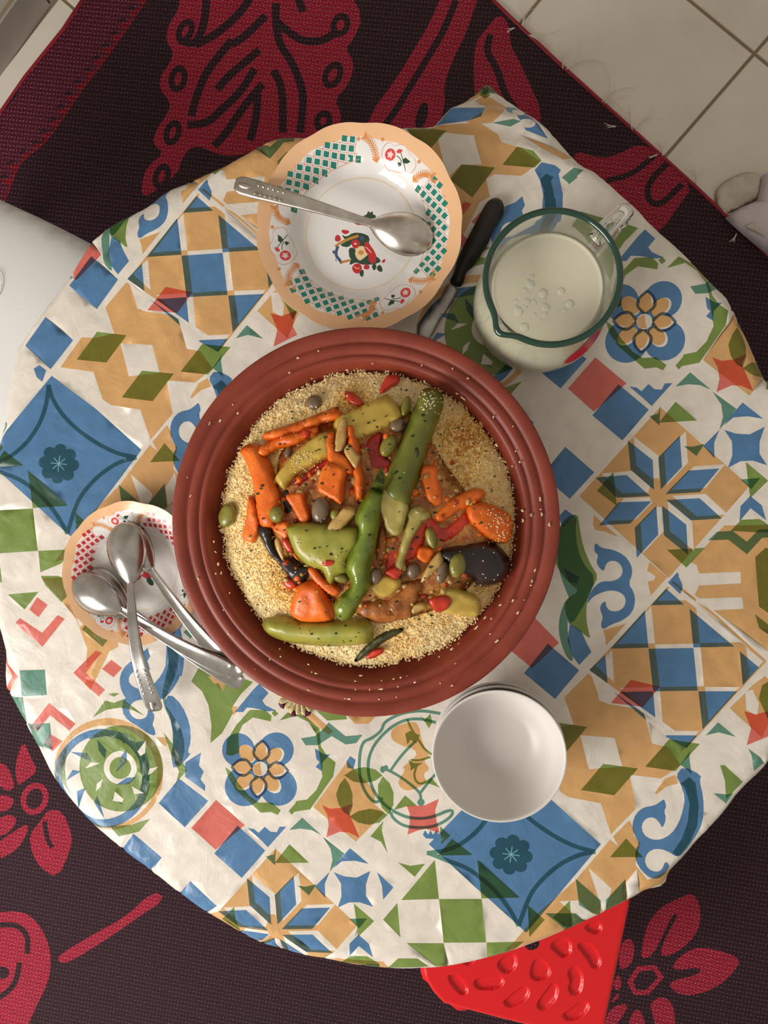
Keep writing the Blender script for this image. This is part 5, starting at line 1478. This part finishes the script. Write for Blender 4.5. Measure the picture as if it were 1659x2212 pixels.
def spoon(label, tip, end, z_tip, z_neck, z_end, m, ornament, bl=0.066, bw=0.0215, kind='flute', bow=0.004):
    a = Vector(pix(tip[0], tip[1], OZ + z_tip) + (OZ + z_tip,))
    b = Vector(pix(end[0], end[1], OZ + z_end) + (OZ + z_end,))
    L = (b - a).to_2d().length
    u = (b - a).to_2d().normalized()
    s_ = Vector((-u.y, u.x))
    root = tag(empty('spoon', (a.x + u.x * 0.03, a.y + u.y * 0.03, OZ)), label, 'spoon')

    def P(t, j, z):
        return (a.x + u.x * t + s_.x * j, a.y + u.y * t + s_.y * j, z + OZ)
    zline = lambda t: float(np.interp(t, [0, bl, L], [z_tip, z_neck, z_end])) + (bow * math.sin(math.pi * (t - bl) / (L - bl)) if t > bl else 0)
    V_, F_ = [], []
    ns, nj = 28, 17
    for i in range(ns + 1):
        q = i / ns
        t = bl * q
        wdt = bw * (math.sin(math.pi * min(1, q ** 0.78 * 0.985 + 0.004)) ** 0.62)
        wdt = max(wdt, 0.0042 * (q > 0.9) + 0.0002)
        dep = 0.0115 * math.sin(math.pi * min(1, q * 0.94 + 0.02)) ** 0.8
        for j in range(nj):
            e = -1 + 2 * j / (nj - 1)
            V_.append(P(t, wdt * e, zline(t) + dep * (1 - abs(e) ** 2.2)))
    for i in range(ns):
        for j in range(nj - 1):
            F_.append((i * nj + j, i * nj + j + 1, (i + 1) * nj + j + 1, (i + 1) * nj + j))
    bo = mesh_obj('bowl', V_, F_, m, root)
    so = bo.modifiers.new('thick', 'SOLIDIFY')
    so.thickness = 0.0014
    so.offset = 0
    # handle: channelled strip that widens to a blunt end
    V_, F_ = [], []
    nh = 40
    prof_e = [(-1, -0.0012), (-0.92, 0.0004), (-0.7, 0.0010), (-0.45, 0.0005), (0, 0.0012), (0.45, 0.0005), (0.7, 0.0010), (0.92, 0.0004), (1, -0.0012)] if kind == 'flute' else [(-1, -0.0013), (-0.9, 0.0008), (-0.72, 0.0012), (-0.62, 0.0004), (0, 0.0006), (0.62, 0.0004), (0.72, 0.0012), (0.9, 0.0008), (1, -0.0013)]
    ne = len(prof_e)
    for i in range(nh + 1):
        q = i / nh
        t = bl * 0.93 + (L - bl * 0.93) * q
        wd_ = float(np.interp(q, [0, 0.06, 0.15, 0.5, 0.85, 0.95, 0.985, 1.0], [0.0040, 0.0042, 0.0048, 0.0072, 0.0098, 0.0096, 0.0082, 0.0058]))
        zz = zline(t) + 0.003 * (1 - q) ** 6
        for e, dz in prof_e:
            V_.append(P(t, wd_ * e, zz + dz))
        for e, dz in prof_e[::-1]:
            V_.append(P(t, wd_ * e * 0.96, zz - 0.0014 + min(dz, 0) * .2))
    m2 = 2 * ne
    for i in range(nh):
        for j in range(m2):
            k_ = (j + 1) % m2
            F_.append((i * m2 + j, i * m2 + k_, (i + 1) * m2 + k_, (i + 1) * m2 + j))
    F_.append(tuple(range(m2))[::-1])
    F_.append(tuple(nh * m2 + j for j in range(m2)))
    ha = mesh_obj('handle', V_, F_, m, root)
    # the drop where handle meets bowl
    dz = zline(bl * .82) + 0.0062
    e = [P(bl * .80 + 0.0075 * math.cos(t), 0.0042 * math.sin(t), 0)[:2] for t in np.linspace(0, 2 * math.pi, 18)[:-1]]
    tz = zline(bl * .8) + OZ + 0.0058
    pillow('neck_drop', e, lambda x, y: tz + ((x - a.x) * u.x + (y - a.y) * u.y - bl * .8) * -0.22, 0.0022, 0.0035, m, root)
    if ornament:
        for q in np.linspace(0.66, 0.84, 6):
            t = bl * .93 + (L - bl * .93) * q
            w_ = 0.0042
            for s in (-1, 1):
                c_ = P(t, s * w_, 0)
                e = ell(c_[0], c_[1], 0.0026, 0.0012, math.degrees(math.atan2(u.y, u.x)) + s * 35, 10)
                z0 = OZ + zline(t) + 0.0007
                pillow('embossed_leaf', e, lambda x, y, z0=z0: z0, 0.0007, 0.0012, m, ha)
        t = bl * .93 + (L - bl * .93) * 0.93
        c_ = P(t, 0, 0)
        z0 = OZ + zline(t) + 0.0009
        pillow('embossed_leaf', ell(c_[0], c_[1], 0.008, 0.0028, math.degrees(math.atan2(u.y, u.x)), 14), lambda x, y: z0, 0.0008, 0.0025, m, ha)
    return root


spoon('steel spoon with embossed handle lying face down across the soup plate', (934, 523), (508, 396), 0.020, 0.026, 0.036, M_steel_dull, True)
spoon('steel spoon under the upright one in the saucer, its handle going under the dish', (250, 1131), (517, 1462), 0.011, 0.019, 0.027, M_steel, False, kind='rim', bow=0.013)
spoon('lowest steel spoon in the saucer, tucked beneath the plain rimmed spoon', (178, 1243), (523, 1478), 0.009, 0.016, 0.019, M_steel, False, kind='rim', bow=0.012)
spoon('steel spoon with rimmed handle on top of another, bowl at the saucer edge', (158, 1256), (500, 1450), 0.019, 0.024, 0.034, M_steel, False, kind='rim', bow=0.011)
spoon('topmost steel spoon of the saucer with embossed handle lying over the others', (266, 1129), (336, 1536), 0.027, 0.032, 0.022, M_steel, True, bow=0.020)

# ------------------------------------------------------------------ knife beside the soup plate
M_black = new_mat('black_plastic', '#241f1c', 0.5, 0.4, bump=0.1, bscale=400, bdist=0.0004)
M_blade = new_mat('knife_blade', '#c9c5c0', 0.45, 0.5, metal=0.7, var='#a9a5a0', vscale=40)
kc = pix(1010, 580, OZ)
kn = tag(empty('table_knife', (kc[0], kc[1], OZ)), 'table knife with black plastic handle lying beside the soup plate', 'knife')
hs = crop((880, 400), [(555, 105), (600, 82), (645, 92), (668, 140), (665, 190), (635, 250), (590, 300), (560, 400), (500, 490), (450, 560), (400, 605), (395, 655), (370, 700), (340, 700), (285, 668), (320, 610), (345, 510), (400, 390), (470, 260), (520, 160)], 3.19)
pillow('handle', W(chaikin(hs, 2), OZ + 0.006), lambda x, y: OZ + 0.005, 0.0075, 0.010, M_black, kn, under=0.6)
bs_ = crop((880, 400), [(285, 668), (355, 710), (330, 790), (260, 880), (215, 950), (180, 1020), (140, 1075), (95, 1065), (78, 1010), (95, 950), (150, 880), (220, 790)], 3.19)
pillow('blade', W(chaikin(bs_, 1), OZ + 0.004), lambda x, y: OZ + 0.0035, 0.0012, 0.006, M_blade, kn, under=0.8)

# ------------------------------------------------------------------ stack of three bowls
M_bowl = new_mat('white_porcelain', '#d3cec8', 0.34, 0.4)


def bowl(label, ctr, zf, zrim, R=0.0653):
    c = Vector(pix(ctr[0], ctr[1], OZ + zrim))
    H = zrim - zf
    root = tag(empty('bowl', (c.x, c.y, OZ + zf)), label, 'bowl')
    out = [(0.002, 0.005), (0.026, 0.005), (0.028, 0.0), (0.032, 0.0), (0.033, 0.006), (0.044, 0.012), (0.055, 0.024), (0.0618, 0.040), (R - 0.0004, H - 0.001), (R, H)]
    inn = [(R - 0.0016, H + 0.0004), (R - 0.0033, H - 0.001), (0.0590, 0.040), (0.0535, 0.028), (0.045, 0.0175), (0.036, 0.0115), (0.030, 0.0098), (0.002, 0.0095)]
    v_, f_ = lathe(smooth_prof(out + inn, 2), 120)
    mesh_obj('bowl_body', [(x + c.x, y + c.y, z + OZ + zf) for x, y, z in v_], f_, M_bowl, root)
    # unglazed foot ring of its own colour
    v_, f_ = lathe([(0.0276, 0.0), (0.0322, 0.0), (0.0326, 0.0022), (0.0272, 0.0022)], 60, close=True)
    mesh_obj('foot_ring', [(x + c.x, y + c.y, z + OZ + zf) for x, y, z in v_], f_, M_bowl, root)
    return root


bowl('bottom white porcelain bowl of the nested stack of three', (1076, 1611), 0.0, 0.052)
bowl('middle white porcelain bowl of the nested stack of three', (1078, 1621), 0.017, 0.069)
bowl('topmost empty white porcelain bowl of the nested stack of three', (1078, 1634), 0.034, 0.086)

# ------------------------------------------------------------------ glass jug of milk
M_glass = new_mat('clear_glass', '#f2f7f2', 0.02, 0.5, trans=1.0, ior=1.45)
M_rimg = new_mat('green_glass_rim', '#0f3a2b', 0.06, 0.6, coat=0.5)
M_milk = new_mat('buttermilk', '#efe8d2', 0.25, 0.4, sss=0.3, bump=0.15, bscale=60, bdist=0.002)
M_redp = new_mat('red_paint', '#b3142c', 0.3)
JR = Vector(pix(1196, 604, OZ + 0.128))
JB = Vector(pix(1160.6, 660, OZ + 0.040))
JC = Vector((0.0815, 0.1783))
jug = tag(empty('glass_jug', (JC.x, JC.y, OZ)), 'clear glass jug with green rim and red petals, full of buttermilk', 'jug')
spout = math.atan2(-(713 - 604), (1087 - 1196))


def jr(t, r, k):
    if r > 0.0550:
        d = math.atan2(math.sin(t - spout), math.cos(t - spout))
        return r + (0.0075 * math.exp(-(d / 0.16) ** 2) if k in JTOP else 0)
    return r


outp = smooth_prof([(0.002, 0.0), (0.050, 0.0), (0.056, 0.002), (0.0635, 0.014), (0.0672, 0.032), (0.0655, 0.052), (0.060, 0.070), (0.0555, 0.090), (0.0530, 0.108), (0.0545, 0.128), (0.0578, 0.1435), (0.0590, 0.1495)], 1)
inp = smooth_prof([(0.0565, 0.1495), (0.0552, 0.143), (0.0518, 0.128), (0.0502, 0.108), (0.0525, 0.090), (0.057, 0.070), (0.0622, 0.052), (0.0638, 0.032), (0.060, 0.016), (0.052, 0.006), (0.002, 0.006)], 1)
allp = outp + inp
JTOP = {k_ for k_, (r_, z_) in enumerate(allp) if z_ > 0.140}
v, f = lathe(allp, 120, jr)
mesh_obj('jug_body', [(x + JC.x, y + JC.y, z + OZ) for x, y, z in v], f, M_glass, jug)
# rounded green lip
V, Fc = [], []
for i in range(120):
    t = 2 * math.pi * i / 120
    d = math.atan2(math.sin(t - spout), math.cos(t - spout))
    R_ = 0.0578 + 0.0075 * math.exp(-(d / 0.16) ** 2)
    for j in range(10):
        a = 2 * math.pi * j / 10
        V.append((JC.x + (R_ + 0.0030 * math.cos(a)) * math.cos(t), JC.y + (R_ + 0.0030 * math.cos(a)) * math.sin(t), OZ + 0.1502 + 0.0030 * math.sin(a) - 0.002 * math.exp(-(d / 0.16) ** 2)))
for i in range(120):
    for j in range(10):
        Fc.append((i * 10 + j, ((i + 1) % 120) * 10 + j, ((i + 1) % 120) * 10 + (j + 1) % 10, i * 10 + (j + 1) % 10))
mesh_obj('rim', V, Fc, M_rimg, jug)
# handle
hd = math.atan2(-(455 - 604), (1352 - 1196))
hp = []
for r_, z_ in [(0.0545, 0.130), (0.068, 0.137), (0.084, 0.135), (0.092, 0.122), (0.092, 0.098), (0.084, 0.070), (0.071, 0.054), (0.0645, 0.050)]:
    hp.append((JC.x + r_ * math.cos(hd), JC.y + r_ * math.sin(hd), OZ + z_))
hp2 = []
for i in range(len(hp) - 1):
    for s in range(4):
        hp2.append(tuple(hp[i][c_] + (hp[i + 1][c_] - hp[i][c_]) * s / 4 for c_ in range(3)))
hp2.append(hp[-1])
mesh_obj('handle', *tube(hp2, 0.0078, 14), M_glass, jug)
# milk
mp_ = [(0.002, 0.0062)] + [(r_ + 0.0004, z_) for r_, z_ in inp[::-1] if 0.0065 < z_ < 0.1095] + [(0.0500, 0.1115)]
v, f = lathe(mp_, 96)
top_r = [0.0500, 0.0485, 0.046, 0.042, 0.036, 0.029, 0.022, 0.015, 0.008, 0.003]
Vm = [(x + JC.x, y + JC.y, z + OZ) for x, y, z in v]
Fm = list(f)
base_k = len(mp_) - 1
bub = [(random.gauss(-0.010, 0.013), random.gauss(-0.014, 0.011), random.uniform(0.0015, 0.0055)) for _ in range(30)]
prev = base_k * 96
for r_ in top_r[1:]:
    st = len(Vm)
    for i in range(96):
        t = 2 * math.pi * i / 96
        Vm.append((JC.x + r_ * math.cos(t), JC.y + r_ * math.sin(t), OZ + 0.1112 - 0.0006 * (r_ < 0.049)))
    for i in range(96):
        Fm.append((prev + i, prev + (i + 1) % 96, st + (i + 1) % 96, st + i))
    prev = st
Vm.append((JC.x, JC.y, OZ + 0.1106))
Fm += [(len(Vm) - 1, prev + i, prev + (i + 1) % 96) for i in range(96)]
milk = tag(mesh_obj('buttermilk', Vm, Fm, M_milk), 'thick cream coloured buttermilk with bubbles filling the glass jug', 'milk')
for bx, by, br_ in bub:
    if math.hypot(bx, by) < 0.044:
        e = ell(JC.x + bx, JC.y + by, br_, br_, 0, 14)
        pillow('bubble', e, lambda x, y: OZ + 0.1100, br_ * 0.3, br_, M_milk, milk, under=0.2, step=br_ / 3)
# painted red petals on the belly of the jug
for ta, tw, zc in ((math.atan2(-(765 - 660), (1262 - 1160)), 0.42, 0.060), (math.atan2(-(565 - 660), (1055 - 1160)), 0.28, 0.056), (math.radians(60), 0.4, 0.05), (math.radians(-100) + 3.6, 0.3, 0.03)):
    V, Fc = [], []
    nn = 13
    for i in range(nn):
        for j in range(7):
            q = -1 + 2 * i / (nn - 1)
            e = (-1 + 2 * j / 6) * math.sqrt(max(0, 1 - q * q))
            t = ta + q * tw
            z_ = zc + e * 0.0125 + q * 0.004
            zz = [p_[1] for p_ in outp]
            rr_ = float(np.interp(z_, zz, [p_[0] for p_ in outp])) + 0.0004
            V.append((JC.x + rr_ * math.cos(t), JC.y + rr_ * math.sin(t), OZ + z_))
    for i in range(nn - 1):
        for j in range(6):
            Fc.append((i * 7 + j, (i + 1) * 7 + j, (i + 1) * 7 + j + 1, i * 7 + j + 1))
    mesh_obj('red_petal', V, Fc, M_redp, jug)

# ------------------------------------------------------------------ red stool under the table edge
M_redpl = new_mat('red_plastic', '#d3141c', 0.3, 0.5, bump=0.15, bscale=900, bdist=0.0002)
SZ = 0.24
st_px = [(915, 2112), (932, 2142), (957, 2170), (985, 2178), (1095, 2207), (1300, 2255), (1363, 1950), (1330, 1850), (1000, 1850), (900, 1990)]
sp_ = W(st_px, SZ)
if poly_area(sp_) < 0:
    sp_ = sp_[::-1]
dc = crop((900, 1900), [(0, 0)], 3.318)[0]
dim = []
for pts in [[(225, 690), (270, 680), (310, 690), (340, 730), (370, 780), (355, 825), (310, 825), (265, 780), (235, 740)], [(405, 745), (440, 705), (530, 690), (600, 690), (630, 730), (600, 780), (520, 795), (440, 790)], [(575, 605), (620, 555), (700, 530), (722, 600), (700, 650), (650, 680), (600, 655)],
            [(815, 640), (840, 580), (890, 570), (940, 610), (965, 665), (930, 715), (860, 730), (815, 700)], [(955, 475), (1000, 430), (1070, 420), (1110, 460), (1105, 530), (1050, 565), (1000, 530)], [(1150, 480), (1190, 445), (1250, 460), (1300, 520), (1325, 590), (1300, 640), (1250, 630), (1220, 570)],
            [(1080, 670), (1110, 625), (1160, 630), (1195, 690), (1190, 780), (1160, 830), (1110, 830), (1085, 790), (1095, 730)], [(620, 880), (660, 840), (760, 765), (810, 790), (800, 850), (740, 900), (660, 920)], [(860, 890), (920, 800), (970, 740), (1015, 770), (1010, 840), (970, 900), (920, 940), (875, 930)],
            [(1045, 970), (1110, 920), (1180, 870), (1240, 890), (1230, 940), (1170, 1000), (1080, 1015)], [(1200, 345), (1260, 300), (1320, 310), (1330, 360), (1290, 395), (1240, 380)], [(300, 560), (340, 520), (400, 520), (420, 580), (360, 620)], [(640, 330), (700, 300), (760, 340), (740, 400), (670, 400)]]:
    dim.append(W(spline(crop((900, 1900), pts, 3.318), 3), SZ))
hole = W(ell(1150, 2040, 16, 12, -20, 16), SZ)
inner = []
n = len(sp_)
cxs, cys = sum(p[0] for p in sp_) / n, sum(p[1] for p in sp_) / n
dist_pts = np.vstack([grid_points(sp_, 0.0022)])
dd = edge_dist(dist_pts, sp_)
dist_pts = dist_pts[dd > 0.001]
ov, tris, cov = triangulate(sp_, dim + [hole], dist_pts)
P = np.array([(p.x, p.y) for p in ov])
de = edge_dist(P, sp_)
zz = np.full(len(P), SZ)
bevel = 0.006
tt = np.clip(de / bevel, 0, 1)
zz -= bevel * (1 - np.sqrt(1 - (1 - tt) ** 2))
for d in dim:
    ins = inside(P, d)
    e = edge_dist(P, d)
    t = np.clip(e / 0.0026, 0, 1)
    s = t * t * (3 - 2 * t)
    zz -= np.where(ins, 0.0042 * s, 0)
tris = [t for t, c in zip(tris, cov) if len(dim) not in c]
V = [(P[i][0], P[i][1], zz[i]) for i in range(len(P))]
stool = tag(empty('plastic_stool', (cxs, cys, 0)), 'red plastic stool with bean shaped dimples peeking out under the tablecloth', 'stool')
mesh_obj('seat', V, tris, M_redpl, stool)
vs, fs = [], []
for k_, (off, z_) in enumerate([(0.0, SZ - bevel), (0.004, SZ - 0.045)]):
    for x, y in sp_:
        dx, dy = x - cxs, y - cys
        L = math.hypot(dx, dy)
        vs.append((x + dx / L * off, y + dy / L * off, z_))
for i in range(n):
    j = (i + 1) % n
    fs.append((n + i, n + j, j, i))
mesh_obj('skirt', vs, fs, M_redpl, stool, smooth=False)
for i in (0, 3, 5, 6, 8):
    x, y = sp_[i]
    tx, ty = cxs + (x - cxs) * 0.86, cys + (y - cys) * 0.86
    bx, by = cxs + (x - cxs) * 0.98, cys + (y - cys) * 0.98
    mesh_obj('leg', *tube([(bx, by, 0.0075), (tx, ty, SZ - 0.008)], [0.014, 0.018], 10), M_redpl, stool)

# ------------------------------------------------------------------ white plastic chair at the left
M_white = new_mat('white_plastic', '#dcdcda', 0.35, 0.4)
CHZ = 0.31
ch_px = [(-330, 268), (-60, 402), (0, 432), (90, 472), (180, 518), (300, 580), (330, 640), (300, 760), (200, 1000), (60, 1080), (-300, 930), (-420, 700), (-430, 380)]
cp_ = W(chaikin(ch_px, 2), CHZ)
cc_ = Vector((sum(p[0] for p in cp_) / len(cp_), sum(p[1] for p in cp_) / len(cp_)))
chair = tag(empty('plastic_chair', (cc_.x, cc_.y, 0)), 'white moulded plastic chair pushed against the table', 'chair')
pillow('seat', cp_, lambda x, y: CHZ, 0.032, 0.13, M_white, chair, under=0.5, step=0.01)
ring = W(ell(-8, 615, 14, 28, 0, 24), CHZ + 0.03)
mesh_obj('embossed_ring', *tube([(x, y, CHZ + 0.0325) for x, y in ring + ring[:1]], 0.0006, 6), M_white, chair)
for px_, py_ in [(-250, 420), (180, 620), (120, 960), (-260, 860)]:
    x, y = pix(px_, py_, CHZ)
    bx, by = cc_.x + (x - cc_.x) * 1.08, cc_.y + (y - cc_.y) * 1.08
    mesh_obj('leg', *tube([(bx, by, 0.0075), (x, y, CHZ - 0.004)], [0.016, 0.02], 10), M_white, chair)

# ------------------------------------------------------------------ plastic bag on the floor by the mat
M_bag = new_mat('bag_film', '#cbc0b0', 0.45, 0.3, var='#b5a999', vscale=30, bump=0.8, bscale=45, bdist=0.004)
M_bag2 = new_mat('bag_body_film', '#cfc6cb', 0.4, 0.5, bump=0.5, bscale=35, bdist=0.004)
bo_ = (1450, 330)
q1 = W(chaikin(crop(bo_, [(760, 650), (900, 480), (1100, 380), (1300, 290), (1590, 340), (1580, 600), (1510, 780), (1250, 900), (1000, 1010), (900, 1030), (800, 900)], 7.938), 2), 0.01)
q2 = W(crop(bo_, [(960, 1085), (1230, 900), (1510, 780), (1560, 600), (1600, 340), (1900, 250), (2300, 900), (2300, 2200), (1800, 1850), (1659, 1690), (1300, 1400), (1050, 1180)], 7.938), 0.02)
q3 = W(crop(bo_, [(1290, 1240), (1490, 1140), (1560, 1290), (1650, 1430), (1480, 1340)], 7.938), 0.03)
bc_ = (q2[3][0], q2[3][1], 0)
bag = tag(empty('plastic_bag', bc_), 'crumpled pale lavender plastic bag on the floor beside the mat', 'bag')
pillow('handle_loop', q1, lambda x, y: 0.003, 0.008, 0.02, M_bag, bag, amp=0.006, freq=40, under=0.2)
pillow('bag_body', q2, lambda x, y: 0.010, 0.014, 0.03, M_bag2, bag, amp=0.008, freq=30, under=0.5)
pillow('printed_patch', q3, lambda x, y: 0.0235, 0.0016, 0.01, M_bag, bag, amp=0.001, freq=60, under=0.2)  # beige film piece standing in for the triangular hole in the bag
